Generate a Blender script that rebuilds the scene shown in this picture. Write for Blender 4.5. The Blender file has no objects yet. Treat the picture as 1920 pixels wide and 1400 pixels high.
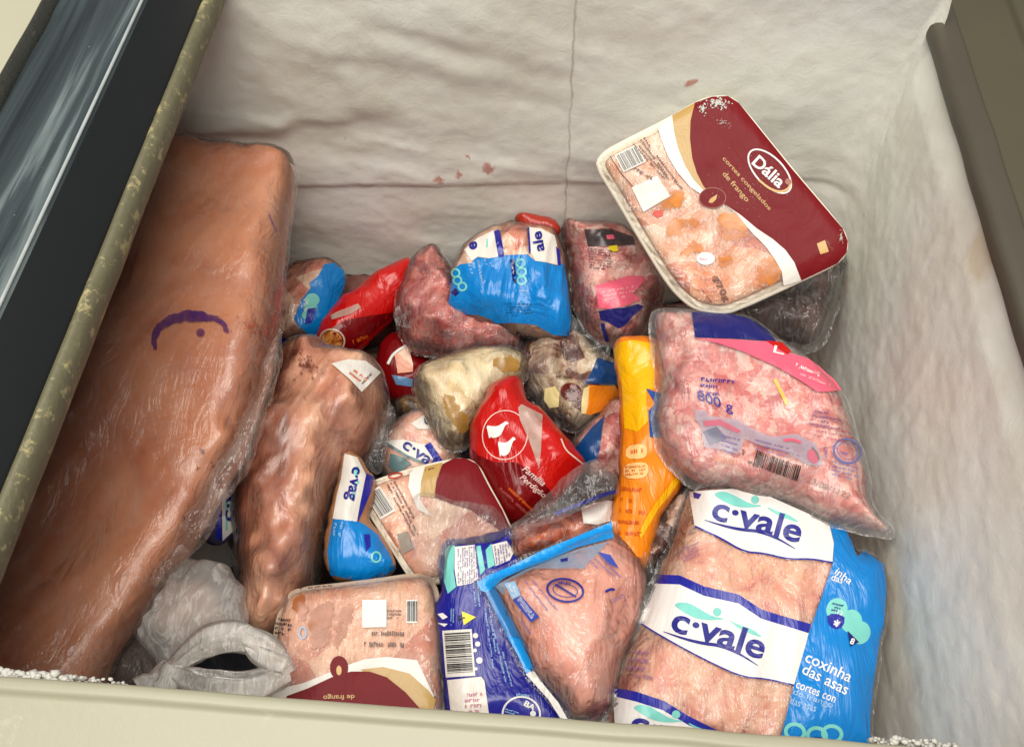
import bpy, bmesh, math, random
import numpy as np
from mathutils import Vector, Matrix
from mathutils.geometry import delaunay_2d_cdt

# ------------------------------------------------------------------ camera, light, exposure
scene = bpy.context.scene
COL = scene.collection
FPX, CW, CH, HC = 1600.0, 1920.0, 1400.0, 0.65
TH = math.atan(2611.0 / FPX)
PH = math.atan(0.076)
DV = np.array([0, math.cos(TH), -math.sin(TH)])
UV_ = np.array([0, math.sin(TH), math.cos(TH)])
XV = np.array([1.0, 0, 0])
RV = math.cos(PH) * XV + math.sin(PH) * UV_
UP = -math.sin(PH) * XV + math.cos(PH) * UV_
CPOS = np.array([0.0, 0.0, HC])

cam_data = bpy.data.cameras.new('camera')
cam = bpy.data.objects.new('camera', cam_data)
COL.objects.link(cam)
cam_data.sensor_fit = 'HORIZONTAL'
cam_data.sensor_width = 36.0
cam_data.lens = 36.0 * FPX / CW
cam_data.clip_start = 0.01
cam_data.clip_end = 50
cam.matrix_world = Matrix((
    (RV[0], UP[0], -DV[0], CPOS[0]),
    (RV[1], UP[1], -DV[1], CPOS[1]),
    (RV[2], UP[2], -DV[2], CPOS[2]),
    (0, 0, 0, 1)))
scene.camera = cam

world = bpy.data.worlds.new('World')
scene.world = world
world.use_nodes = True
wb = world.node_tree.nodes['Background']
wb.inputs[0].default_value = (0.90, 0.95, 1.0, 1)
wb.inputs[1].default_value = 0.26

def area(name, loc, target, sx, sy, power, color):
    l = bpy.data.lights.new(name, 'AREA')
    l.shape = 'RECTANGLE'
    l.size, l.size_y, l.energy, l.color = sx, sy, power, color
    o = bpy.data.objects.new(name, l)
    COL.objects.link(o)
    o.location = loc
    v = Vector(target) - Vector(loc)
    o.rotation_euler = v.to_track_quat('-Z', 'Y').to_euler()
    return o
area('ceiling_lamp', (-0.14, 0.02, 1.9), (0.05, 0.32, 0), 1.8, 1.1, 52, (1.0, 0.95, 0.87))

scene.view_settings.view_transform = 'Standard'
scene.view_settings.look = 'None'
scene.view_settings.exposure = 0.0
scene.view_settings.gamma = 1.0
scene.view_settings.use_curve_mapping = False
scene.cycles.transparent_max_bounces = 24
scene.cycles.max_bounces = 6

# ------------------------------------------------------------------ geometry helpers
WX, WYB, WYF, ZR = 0.2954, 0.575, 0.0682, 0.2563     # liner: right wall, back wall, front wall, rim height
ZF = -0.20

def rays(P):
    P = np.atleast_2d(np.asarray(P, float))
    return DV + ((P[:, 0:1] - CW / 2) / FPX) * RV + ((CH / 2 - P[:, 1:2]) / FPX) * UP
def atz(p, z):
    v = rays(p); return CPOS + v * ((z - HC) / v[:, 2:3])
def aty(p, y):
    v = rays(p); return CPOS + v * (y / v[:, 1:2])
def atx(p, x):
    v = rays(p); return CPOS + v * (x / v[:, 0:1])

_rs = np.random.RandomState(7)
PERM = _rs.permutation(512)
VAL = _rs.rand(512) * 2 - 1
def vn(x, y, seed=0):
    x = np.asarray(x, float) + seed * 17.31; y = np.asarray(y, float) + seed * 5.77
    xi = np.floor(x).astype(int); yi = np.floor(y).astype(int)
    fx = x - xi; fy = y - yi
    fx = fx * fx * fx * (fx * (fx * 6 - 15) + 10); fy = fy * fy * fy * (fy * (fy * 6 - 15) + 10)
    def h(a, b): return VAL[(PERM[(a + seed * 31) & 511] + b) & 511]
    return (h(xi, yi) * (1 - fx) + h(xi + 1, yi) * fx) * (1 - fy) + (h(xi, yi + 1) * (1 - fx) + h(xi + 1, yi + 1) * fx) * fy
def fbm(x, y, seed=0, o=3):
    s = 0; a = 1.0; t = 0
    for i in range(o):
        s = s + a * vn(x * 2 ** i, y * 2 ** i, seed + i * 3); t += a; a *= 0.5
    return s / t
def ridge(x, y, seed=0, o=2):
    s = 0; a = 1.0; t = 0
    for i in range(o):
        s = s + a * (1 - np.abs(vn(x * 2 ** i, y * 2 ** i, seed + i * 5)) * 2); t += a; a *= 0.5
    return s / t

def chaikin(P, it=2, closed=True):
    P = np.asarray(P, float)
    for _ in range(it):
        if closed:
            Q = np.roll(P, -1, 0)
            P = np.stack([0.75 * P + 0.25 * Q, 0.25 * P + 0.75 * Q], 1).reshape(-1, 2)
        else:
            A = 0.75 * P[:-1] + 0.25 * P[1:]; B = 0.25 * P[:-1] + 0.75 * P[1:]
            P = np.vstack([P[:1], np.stack([A, B], 1).reshape(-1, 2), P[-1:]])
    return P
def resample(P, step, closed=True):
    P = np.asarray(P, float)
    if closed: P = np.vstack([P, P[:1]])
    seg = np.linalg.norm(np.diff(P, axis=0), axis=1)
    keep = np.r_[True, seg > 1e-9]; P = P[keep]
    seg = np.linalg.norm(np.diff(P, axis=0), axis=1)
    s = np.r_[0, np.cumsum(seg)]
    n = max(4, int(round(s[-1] / step)))
    t = np.linspace(0, s[-1], n + (0 if closed else 1), endpoint=not closed)
    return np.stack([np.interp(t, s, P[:, 0]), np.interp(t, s, P[:, 1])], 1)
def corners_resample(P, step):
    "subdivide every edge, corners kept"
    P = np.asarray(P, float); out = []
    for a, b in zip(P, np.roll(P, -1, 0)):
        n = max(1, int(math.ceil(np.linalg.norm(b - a) / step)))
        for k in range(n): out.append(a + (b - a) * k / n)
    return np.array(out)
def sarea(P):
    x, y = P[:, 0], P[:, 1]
    return 0.5 * np.sum(x * np.roll(y, -1) - np.roll(x, -1) * y)
def inside(Q, P):
    x, y = Q[:, 0], Q[:, 1]; c = np.zeros(len(Q), bool)
    A = P; B = np.roll(P, -1, 0)
    for (ax, ay), (bx, by) in zip(A, B):
        k = ((ay > y) != (by > y)) & (x < (bx - ax) * (y - ay) / (by - ay + 1e-15) + ax)
        c ^= k
    return c
def pdist(Q, P):
    A = P; B = np.roll(P, -1, 0); D = B - A; L = (D ** 2).sum(1) + 1e-18
    out = np.empty(len(Q))
    for i in range(0, len(Q), 2000):
        q = Q[i:i + 2000]
        w = q[:, None, :] - A[None]
        t = np.clip((w * D[None]).sum(2) / L, 0, 1)
        out[i:i + 2000] = np.sqrt(((w - t[..., None] * D[None]) ** 2).sum(2).min(1))
    return out
def grid_in(P, s):
    lo = np.floor(P.min(0) / s) ; hi = np.ceil(P.max(0) / s)
    X, Y = np.meshgrid(np.arange(lo[0], hi[0] + 1), np.arange(lo[1], hi[1] + 1))
    X = X + 0.5 * (Y % 2)
    G = np.stack([X.ravel() * s, Y.ravel() * s], 1)
    G = G[inside(G, P)]
    if len(G): G = G[pdist(G, P) > 0.35 * s]
    return G
def triangulate(polys, pts, need):
    "CDT of closed polygons + loose points; triangles inside all the polygons listed in need"
    V = []; Fs = []
    for P in polys:
        b = len(V); V += [Vector((float(p[0]), float(p[1]))) for p in P]; Fs.append(list(range(b, b + len(P))))
    V += [Vector((float(p[0]), float(p[1]))) for p in pts]
    vo, eo, fo, _, _, of = delaunay_2d_cdt(V, [], Fs, 1, 1e-7, True)
    vo = np.array([(v[0], v[1]) for v in vo])
    T = [f for f, o in zip(fo, of) if all(n in o for n in need) and len(f) == 3]
    T = np.array(T, int).reshape(-1, 3)
    if not len(T): return np.zeros((0, 2)), T
    a, b, c = vo[T[:, 0]], vo[T[:, 1]], vo[T[:, 2]]
    neg = ((b[:, 0] - a[:, 0]) * (c[:, 1] - a[:, 1]) - (b[:, 1] - a[:, 1]) * (c[:, 0] - a[:, 0])) < 0
    T[neg] = T[neg][:, ::-1]
    used, inv = np.unique(T, return_inverse=True)
    return vo[used], inv.reshape(-1, 3)

def tag(o, label=None, cat=None, group=None, kind=None):
    if label: o['label'] = label
    if cat: o['category'] = cat
    if group: o['group'] = group
    if kind: o['kind'] = kind
    return o
def mesh_obj(name, V, Fc, mat, parent=None, smooth=True, origin=None):
    me = bpy.data.meshes.new(name)
    V = np.asarray(V, float)
    if origin is not None: V = V - np.asarray(origin)
    me.from_pydata(V.tolist(), [], [list(map(int, f)) for f in Fc])
    if smooth: me.polygons.foreach_set('use_smooth', [True] * len(me.polygons))
    me.materials.append(mat)
    me.update()
    o = bpy.data.objects.new(name, me)
    COL.objects.link(o)
    if parent is not None: o.parent = parent
    elif origin is not None: o.location = origin
    return o
def empty(name, loc):
    o = bpy.data.objects.new(name, None); COL.objects.link(o); o.location = [float(c) for c in loc]
    o.empty_display_size = 0.02
    return o

def ZM(scale, ox, oy):
    def f(*pts):
        P = np.array(pts, float).reshape(-1, 2)
        return P / scale + np.array([ox, oy])
    return f
z2 = ZM(2.98, 1100, 150); z3 = ZM(3.5, 500, 380); z4 = ZM(4.364, 820, 380); z5 = ZM(3.043, 1120, 560)
z6 = ZM(3.043, 600, 640); z7 = ZM(2.8, 1120, 900); z8 = ZM(3.183, 780, 940); y1 = ZM(2.8235, 180, 1000)
y2 = ZM(2.5, 0, 240); y3 = ZM(2.5, 0, 760); y5 = ZM(3.043, 380, 620); y6 = ZM(4.667, 940, 600)

# ------------------------------------------------------------------ materials
MATS = {}
def srgb(r, g, b):
    f = lambda c: (c / 255 / 12.92) if c / 255 <= 0.04045 else ((c / 255 + 0.055) / 1.055) ** 2.4
    return (f(r), f(g), f(b), 1)
class NT:
    def __init__(self, name):
        self.m = bpy.data.materials.new(name); self.m.use_nodes = True
        self.t = self.m.node_tree; self.t.nodes.clear()
        self.out = self.n('ShaderNodeOutputMaterial')
        self.tc = self.n('ShaderNodeTexCoord').outputs['Object']
    def n(self, t, **kw):
        nd = self.t.nodes.new(t)
        for k, v in kw.items(): setattr(nd, k, v)
        return nd
    def l(self, a, b): self.t.links.new(a, b)
    def noise(self, scale, detail=3, rough=0.5, dist=0.0, vec=None):
        n = self.n('ShaderNodeTexNoise')
        n.inputs['Scale'].default_value = scale; n.inputs['Detail'].default_value = detail
        n.inputs['Roughness'].default_value = rough; n.inputs['Distortion'].default_value = dist
        self.l(vec or self.tc, n.inputs['Vector']); return n
    def ramp(self, fac, stops, interp='LINEAR'):
        r = self.n('ShaderNodeValToRGB'); e = r.color_ramp.elements; r.color_ramp.interpolation = interp
        while len(e) < len(stops): e.new(0.5)
        for el, (p, c) in zip(e, stops):
            el.position = p; el.color = c if len(c) == 4 else (*c, 1)
        self.l(fac, r.inputs['Fac']); return r.outputs['Color']
    def mapv(self, scale, rot=(0, 0, 0)):
        m = self.n('ShaderNodeMapping'); m.inputs['Scale'].default_value = scale; m.inputs['Rotation'].default_value = rot
        self.l(self.tc, m.inputs['Vector']); return m.outputs['Vector']
    def mix(self, fac, a, b, mode='MIX'):
        m = self.n('ShaderNodeMix', data_type='RGBA', blend_type=mode)
        for s, v in ((m.inputs[0], fac), (m.inputs[6], a), (m.inputs[7], b)):
            if hasattr(v, 'is_linked') or hasattr(v, 'links'): self.l(v, s)
            else: s.default_value = v
        return m.outputs[2]
    def math(self, op, a, b=0.0, clamp=False):
        m = self.n('ShaderNodeMath', operation=op); m.use_clamp = clamp
        for s, v in ((m.inputs[0], a), (m.inputs[1], b)):
            if hasattr(v, 'links'): self.l(v, s)
            else: s.default_value = v
        return m.outputs[0]
    def bump(self, h, strength=0.3, dist=0.002, normal=None):
        b = self.n('ShaderNodeBump'); b.inputs['Strength'].default_value = strength; b.inputs['Distance'].default_value = dist
        self.l(h, b.inputs['Height'])
        if normal is not None: self.l(normal, b.inputs['Normal'])
        return b.outputs['Normal']
    def princ(self, color, rough=0.5, normal=None, coat=0.0, spec=0.5, sss=0.0, metal=0.0):
        p = self.n('ShaderNodeBsdfPrincipled')
        for k, v in (('Base Color', color), ('Roughness', rough)):
            if hasattr(v, 'links'): self.l(v, p.inputs[k])
            else: p.inputs[k].default_value = v
        p.inputs['Specular IOR Level'].default_value = spec
        p.inputs['Coat Weight'].default_value = coat; p.inputs['Coat Roughness'].default_value = 0.12
        p.inputs['Metallic'].default_value = metal
        if sss:
            p.inputs['Subsurface Weight'].default_value = sss; p.inputs['Subsurface Radius'].default_value = (0.012, 0.005, 0.003)
            p.inputs['Subsurface Scale'].default_value = 0.4
        if normal is not None: self.l(normal, p.inputs['Normal'])
        return p.outputs[0]
    def done(self, sh): self.l(sh, self.out.inputs['Surface']); return self.m

def m_film(name, haze=0.03, hazevar=0.20, tint=(0.97, 0.97, 0.96, 1), rough=0.13, wscale=55, wstr=0.35, rot=0.0, hcol=(0.80, 0.79, 0.77, 1), refl=1.0):
    if name in MATS: return MATS[name]
    t = NT(name)
    v = t.mapv((1.0, 0.3, 0.6), (0.2, 0.1, rot))
    n1 = t.noise(wscale, 4, 0.6, 1.3, v)
    n2 = t.noise(wscale * 0.4, 2, 0.5, 2.5)
    h = t.math('ADD', t.math('MULTIPLY', t.math('ABSOLUTE', t.math('SUBTRACT', n1.outputs['Fac'], 0.5)), -2.0),
               t.math('MULTIPLY', n2.outputs['Fac'], 1.2))
    nor = t.bump(h, wstr, 0.012)
    tr = t.n('ShaderNodeBsdfTransparent'); tr.inputs[0].default_value = tint
    df = t.n('ShaderNodeBsdfDiffuse'); df.inputs[0].default_value = hcol
    tl = t.n('ShaderNodeBsdfTranslucent'); tl.inputs[0].default_value = hcol
    dd = t.n('ShaderNodeMixShader'); dd.inputs[0].default_value = 0.35; t.l(df.outputs[0], dd.inputs[1]); t.l(tl.outputs[0], dd.inputs[2])
    crease = t.n('ShaderNodeMapRange'); crease.inputs[1].default_value = 0.045; crease.inputs[2].default_value = 0.0
    crease.inputs[3].default_value = 0.0; crease.inputs[4].default_value = hazevar
    t.l(t.math('ABSOLUTE', t.math('SUBTRACT', n1.outputs['Fac'], 0.5)), crease.inputs[0])
    n3 = t.noise(28, 3, 0.6)
    patch = t.math('MULTIPLY', t.math('SUBTRACT', n3.outputs['Fac'], 0.42, True), hazevar * 1.3)
    fac = t.math('ADD', t.math('ADD', t.math('MULTIPLY', crease.outputs[0], n2.outputs['Fac']), patch), haze, True)
    mx = t.n('ShaderNodeMixShader'); t.l(fac, mx.inputs[0]); t.l(tr.outputs[0], mx.inputs[1]); t.l(dd.outputs[0], mx.inputs[2])
    gl = t.n('ShaderNodeBsdfGlossy'); gl.inputs['Roughness'].default_value = rough; gl.inputs[0].default_value = (0.95, 0.95, 0.95, 1); t.l(nor, gl.inputs['Normal'])
    fr = t.n('ShaderNodeFresnel'); fr.inputs[0].default_value = 1.5; t.l(nor, fr.inputs['Normal'])
    mx2 = t.n('ShaderNodeMixShader'); t.l(t.math('MULTIPLY', fr.outputs[0], refl, True), mx2.inputs[0]); t.l(mx.outputs[0], mx2.inputs[1]); t.l(gl.outputs[0], mx2.inputs[2])
    MATS[name] = t.done(mx2.outputs[0]); MATS[name]['transparent'] = 1; return MATS[name]

def m_plastic(name, c, rough=0.32, wscale=60, wstr=0.22, var=0.12, spec=0.45, rot=0.4, frost=0.0, coat=0.15):
    "opaque printed plastic film"
    if name in MATS: return MATS[name]
    t = NT(name)
    c = c if len(c) == 4 else (*c, 1)
    n0 = t.noise(22, 3, 0.6)
    col = t.mix(n0.outputs['Fac'], tuple(x * (1 - var) for x in c[:3]) + (1,), tuple(min(1, x * (1 + var)) for x in c[:3]) + (1,))
    if frost:
        n4 = t.noise(160, 5, 0.75)
        n5 = t.noise(26, 3, 0.6)
        fr = t.n('ShaderNodeMapRange'); fr.inputs[1].default_value = 0.50; fr.inputs[2].default_value = 0.75; fr.inputs[3].default_value = 0; fr.inputs[4].default_value = frost
        t.l(t.math('MULTIPLY', t.math('ADD', n4.outputs['Fac'], 0.45), t.math('ADD', n5.outputs['Fac'], 0.1)), fr.inputs[0])
        col = t.mix(fr.outputs[0], col, (0.75, 0.75, 0.76, 1))
    v = t.mapv((1.0, 0.35, 0.7), (0.1, 0.2, rot))
    n1 = t.noise(wscale, 4, 0.6, 1.2, v)
    h = t.math('MULTIPLY', t.math('ABSOLUTE', t.math('SUBTRACT', n1.outputs['Fac'], 0.5)), -2.0)
    nor = t.bump(h, wstr, 0.01)
    MATS[name] = t.done(t.princ(col, rough, nor, coat, spec)); return MATS[name]

def m_ink(name, c, rough=0.4):
    if name in MATS: return MATS[name]
    t = NT(name); c = c if len(c) == 4 else (*c, 1)
    n0 = t.noise(90, 3, 0.6)
    col = t.mix(n0.outputs['Fac'], tuple(x * 0.85 for x in c[:3]) + (1,), tuple(min(1, x * 1.12) for x in c[:3]) + (1,))
    MATS[name] = t.done(t.princ(col, rough, None, 0.1, 0.4)); return MATS[name]

def m_wash(name, c, opacity=0.6, rough=0.25, var=0.8, sc=60):
    "translucent printed ink on clear film"
    if name in MATS: return MATS[name]
    t = NT(name); c = c if len(c) == 4 else (*c, 1)
    n0 = t.noise(sc, 4, 0.65)
    p = t.princ(c, rough, None, 0.1, 0.5)
    tr = t.n('ShaderNodeBsdfTransparent')
    mx = t.n('ShaderNodeMixShader')
    t.l(t.math('ADD', t.math('MULTIPLY', t.math('SUBTRACT', n0.outputs['Fac'], 0.5), var), opacity, True), mx.inputs[0])
    t.l(tr.outputs[0], mx.inputs[1]); t.l(p, mx.inputs[2])
    MATS[name] = t.done(mx.outputs[0]); return MATS[name]

def m_meat(name, stops, scale=30, detail=5, rough=0.42, bump=0.5, bdist=0.004, speck=None, dist=0.8, fine=140, stretch=(1, 1, 1), rot=0.0, coat=0.15, cell=0.0):
    if name in MATS: return MATS[name]
    t = NT(name)
    v = t.mapv(stretch, (0, 0, rot))
    n1 = t.noise(scale, detail, 0.62, dist, v)
    f = n1.outputs['Fac']
    if cell:
        vo = t.n('ShaderNodeTexVoronoi'); vo.inputs['Scale'].default_value = cell; vo.feature = 'F1'
        n9 = t.noise(cell * 0.7, 2, 0.5)
        vm = t.n('ShaderNodeVectorMath', operation='MULTIPLY_ADD')
        t.l(n9.outputs['Color'], vm.inputs[0]); vm.inputs[1].default_value = (0.02, 0.02, 0.02); t.l(v, vm.inputs[2])
        t.l(vm.outputs[0], vo.inputs['Vector'])
        sep = t.n('ShaderNodeSeparateColor'); t.l(vo.outputs['Color'], sep.inputs[0])
        f = t.math('ADD', t.math('MULTIPLY', f, 0.6), t.math('MULTIPLY', sep.outputs[0], 0.4))
    col = t.ramp(f, stops)
    n2 = t.noise(fine, 4, 0.7)
    if speck:
        sp = t.n('ShaderNodeMapRange'); sp.inputs[1].default_value = speck[0]; sp.inputs[2].default_value = speck[0] + 0.1; sp.inputs[4].default_value = speck[2]
        t.l(n2.outputs['Fac'], sp.inputs[0])
        col = t.mix(sp.outputs[0], col, speck[1])
    h = t.math('ADD', n1.outputs['Fac'], t.math('MULTIPLY', n2.outputs['Fac'], 0.35))
    nor = t.bump(h, bump, bdist)
    MATS[name] = t.done(t.princ(col, rough, nor, coat, 0.5, 0.0)); return MATS[name]

CLEAR = m_film('clear_film')
CLEARW = m_film('clear_film_wrinkled', 0.03, 0.26, wscale=64, wstr=0.4)
CLEARF = m_film('clear_film_frosty', 0.12, 0.32, wscale=50, wstr=0.3, rough=0.18)
CLEARG = m_film('clear_film_grey', 0.05, 0.2, tint=(0.72, 0.72, 0.72, 1), wscale=60, wstr=0.5, rough=0.12, refl=1.2)
NAVY = m_plastic('navy_print', srgb(28, 34, 150)); NAVYD = m_plastic('deep_navy_print', srgb(24, 26, 104))
BLUE = m_plastic('blue_print', srgb(0, 126, 205), 0.28, 34, 0.35, rot=1.1)
WHITE = m_plastic('white_print', srgb(226, 222, 214), 0.4, 40, 0.15, 0.05)
MINT = m_plastic('mint_print', srgb(118, 205, 196), 0.4, 40, 0.1, 0.04)
MAROON = m_plastic('maroon_print', srgb(116, 18, 26), 0.5, 50, 0.12, 0.10, spec=0.15, coat=0.03)
GOLD = m_plastic('gold_print', srgb(186, 150, 84), 0.4, 60, 0.12, 0.08)
PINKP = m_plastic('pink_print', srgb(232, 96, 122), 0.35, 50, 0.15)
REDP = m_plastic('red_print', srgb(192, 14, 10), 0.28, 30, 0.30)
REDD = m_plastic('dark_red_print', srgb(112, 4, 10), 0.30, 40, 0.25, spec=0.3)
YEL = m_plastic('yellow_print', srgb(244, 178, 4), 0.30, 35, 0.25)
ORA = m_plastic('orange_print', srgb(236, 132, 14), 0.32, 35, 0.28)
I_NAVY = m_ink('navy_ink', srgb(30, 32, 130)); I_BLACK = m_ink('black_ink', srgb(38, 34, 34)); I_BROWN = m_ink('brown_ink', srgb(92, 58, 46))
I_WHITE = m_ink('white_ink', srgb(232, 230, 226)); I_GOLD = m_ink('gold_ink', srgb(206, 164, 96)); I_MINT = m_ink('mint_ink', srgb(124, 206, 196))
I_RED = m_ink('red_ink', srgb(190, 40, 30)); I_ORA = m_ink('orange_ink', srgb(214, 96, 20)); I_YEL = m_ink('yellow_ink', srgb(240, 214, 20)); I_LIL = m_ink('lilac_ink', srgb(120, 104, 160))
I_PALE = m_ink('pale_blue_ink', srgb(150, 190, 226)); I_GREY = m_ink('grey_ink', srgb(120, 116, 112))

CHICK = m_meat('frozen_chicken', [(0.30, srgb(206, 120, 108)), (0.45, srgb(226, 164, 140)), (0.58, srgb(232, 190, 162)), (0.72, srgb(222, 150, 130))], 34, 5, speck=(0.62, (0.8, 0.72, 0.66, 1), 0.5))
CHICKS = m_meat('smooth_chicken_breast', [(0.30, srgb(214, 140, 122)), (0.5, srgb(226, 164, 144)), (0.7, srgb(212, 130, 116))], 14, 3, 0.35, 0.25, fine=90)
CHICKO = m_meat('tray_chicken', [(0.32, srgb(208, 128, 104)), (0.45, srgb(228, 178, 150)), (0.55, srgb(236, 206, 184)), (0.66, srgb(226, 150, 104)), (0.8, srgb(206, 110, 70))], 26, 5, cell=26, speck=(0.6, (0.85, 0.78, 0.72, 1), 0.55))
ORANGEW = m_wash('orange_skin_patch', srgb(222, 136, 56)[:3], 0.6, var=3.0, sc=70)
TANW = m_wash('tan_skin_patch', srgb(168, 94, 44)[:3], 0.75, var=2.0, sc=60)
ORANGEFAT = m_meat('orange_chicken_skin', [(0.3, srgb(206, 104, 40)), (0.5, srgb(228, 150, 66)), (0.7, srgb(214, 100, 60))], 40, 4, 0.3, 0.4)
TANFAT = m_meat('tan_chicken_skin', [(0.3, srgb(150, 84, 40)), (0.5, srgb(184, 116, 66)), (0.7, srgb(196, 136, 90))], 40, 4, 0.3, 0.4)
GROUND = m_meat('pink_sausage_meat', [(0.28, srgb(196, 84, 84)), (0.42, srgb(222, 128, 120)), (0.55, srgb(234, 168, 156)), (0.68, srgb(240, 200, 186)), (0.8, srgb(214, 116, 112))], 60, 6, cell=120, dist=1.4, speck=(0.56, (0.86, 0.76, 0.72, 1), 0.55), bump=0.45, fine=110)
GROUNDD = m_meat('raw_sausage_meat', [(0.28, srgb(150, 52, 48)), (0.45, srgb(186, 84, 76)), (0.6, srgb(206, 122, 110)), (0.75, srgb(168, 66, 62))], 46, 5, cell=60, speck=(0.62, (0.75, 0.6, 0.55, 1), 0.5))
ORSAUS = m_meat('orange_sausage', [(0.3, srgb(150, 56, 28)), (0.5, srgb(200, 94, 54)), (0.7, srgb(222, 140, 96))], 40, 4, 0.25, 0.3)
MOTTLED = m_meat('mottled_offcuts', [(0.34, srgb(84, 34, 26)), (0.44, srgb(128, 70, 50)), (0.52, srgb(196, 168, 136)), (0.66, srgb(222, 206, 178)), (0.78, srgb(150, 84, 66))], 30, 4, cell=34, dist=2)
CREAMY = m_meat('cream_fat', [(0.3, srgb(196, 164, 108)), (0.45, srgb(226, 206, 168)), (0.6, srgb(234, 222, 194)), (0.75, srgb(206, 182, 132))], 14, 3, 0.4, 0.2)
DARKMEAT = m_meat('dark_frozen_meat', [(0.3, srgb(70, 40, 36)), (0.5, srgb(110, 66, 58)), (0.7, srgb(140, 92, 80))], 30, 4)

# ------------------------------------------------------------------ package builder
def to_cam(p3):
    v = CPOS - p3; return v / np.linalg.norm(v)

DBG = False
class Pack:
    """A real bag / tray / slab: seam outline on a tilted plane, domed top and bottom sheets."""
    def __init__(s, name, label, cat, outline, z, T, R, n=(0, 0, 1), camk=0.0, B=None, lump=(0, 0.03), wr=(0.0022, 0.016, 0.7, 2.5), bend=(0, 0, 0),
                 fl=0.0, seed=1, it=1, group=None, flwave=0.0, grid=0.0027, power=1.0, edge=0.0024, dents=(), grow=0.003, rvar=0.5, rad=None):
        R = R * 0.85
        s.seed, s.T, s.R, s.fl, s.lump, s.wr, s.bend_, s.flwave, s.grid, s.power = seed, T, R, fl, lump, wr, bend, flwave, grid, power
        s.B = T * 0.6 if B is None else B; s.rvar = rvar
        out = np.asarray(outline, float)
        out = chaikin(out, it) if it else out
        c = out.mean(0)
        s.O = atz(c, z)[0]
        n = np.asarray(n, float); n = n / np.linalg.norm(n)
        n = (1 - camk) * n + camk * to_cam(s.O); n /= np.linalg.norm(n)
        e1 = RV - n * np.dot(RV, n); e1 /= np.linalg.norm(e1)
        s.n, s.e1, s.e2 = n, e1, np.cross(n, e1)
        uv = s.px0(out)
        s.poly = resample(uv, 0.004)
        if sarea(s.poly) < 0: s.poly = s.poly[::-1].copy()
        if grow: s.poly = resample(s.poly - s.normals(s.poly) * grow, 0.004)
        if edge:
            k = np.arange(len(s.poly)); nr = s.normals(s.poly)
            s.poly = s.poly + nr * (edge * fbm(s.poly[:, 0] / 0.018, s.poly[:, 1] / 0.018, seed + 9))[:, None]
        if sarea(s.poly) < 0: s.poly = s.poly[::-1]
        s.dents = [(s.px0([(a, b)])[0], r, dp) for a, b, r, dp in dents]
        s.rad = (s.px0([rad[:2]])[0], rad[2], rad[3]) if rad else None
        s.root = empty(name, s.O - s.n * s.B)
        tag(s.root, label, cat, group)
        s.org = s.O - s.n * s.B
    def normals(s, P):
        t = np.roll(P, -1, 0) - np.roll(P, 1, 0); t /= (np.linalg.norm(t, axis=1)[:, None] + 1e-12)
        return np.stack([-t[:, 1], t[:, 0]], 1)
    def px0(s, P, h=0.0):
        v = rays(P); h = np.broadcast_to(np.asarray(h, float), (len(v),))
        k = ((s.O - CPOS) @ s.n + h) / (v @ s.n)
        X = CPOS + v * k[:, None] - s.O
        return np.stack([X @ s.e1, X @ s.e2], 1)
    def px(s, P):
        "photo position -> (u,v) on the domed top sheet"
        P = np.atleast_2d(np.asarray(P, float)); n = len(P)
        hi0 = s.T + abs(s.lump[0]) + 1.5 * abs(s.wr[0]) + 0.005 + (s.rad[1] if s.rad else 0)
        lo0 = -0.004 + min([0.0] + [q[2] for q in s.dents])
        lv = np.linspace(hi0, lo0, 12); hi = np.full(n, hi0); lo = np.full(n, lo0); found = np.zeros(n, bool)
        for a, b in zip(lv[:-1], lv[1:]):
            k = np.where(~found)[0]
            if not len(k): break
            g = s.h(s.px0(P[k], b)) - b >= 0
            hi[k[g]] = a; lo[k[g]] = b; found[k[g]] = True
        for _ in range(7):
            m = 0.5 * (hi + lo); g = s.h(s.px0(P, m)) - m >= 0
            lo = np.where(g, m, lo); hi = np.where(g, hi, m)
        return s.px0(P, 0.5 * (hi + lo))
    def d(s, uv):
        dd = pdist(uv, s.poly); ins = inside(uv, s.poly)
        return np.where(ins, dd, 0.0)
    def bend(s, uv):
        a, b, c = s.bend_
        r = a * uv[:, 0] ** 2 + b * uv[:, 1] ** 2 + c * uv[:, 0] * uv[:, 1]
        for q, rad, dp in s.dents:
            r = r + dp * np.exp(-((uv - q) ** 2).sum(1) / rad ** 2)
        return r
    def h(s, uv, d=None):
        d = s.d(uv) if d is None else d
        x = np.clip((d - s.fl) / s.rr(uv), 0, 1)
        g = np.sqrt(1 - (1 - x) ** 2) ** s.power
        m = x * x * (3 - 2 * x)
        h = s.T * g
        if s.lump[0]: h = h + s.lump[0] * fbm(uv[:, 0] / s.lump[1], uv[:, 1] / s.lump[1], s.seed, 2) * m
        if s.wr[0]:
            ca, sa = math.cos(s.wr[2]), math.sin(s.wr[2]); sc = s.wr[1]
            a = (uv[:, 0] * ca + uv[:, 1] * sa) / (sc * s.wr[3]); b = (-uv[:, 0] * sa + uv[:, 1] * ca) / sc
            h = h + s.wr[0] * ridge(a + 0.4 * vn(a * 2, b * .5, s.seed + 4), b, s.seed + 2) * (0.35 + 0.65 * m) * np.clip(d / 0.006, 0, 1)
        if s.rad:
            w = uv - s.rad[0]; rr = np.hypot(w[:, 0], w[:, 1]); an = np.arctan2(w[:, 1], w[:, 0])
            h = h + s.rad[1] * ridge(an * s.rad[2], rr / 0.05, s.seed + 6, 2) * np.clip(rr / 0.03, 0.15, 1)
        if s.flwave and s.fl: h = h + s.flwave * vn(uv[:, 0] / 0.022, uv[:, 1] / 0.022, s.seed + 8) * (1 - m)
        return h + s.bend(uv)
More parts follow.
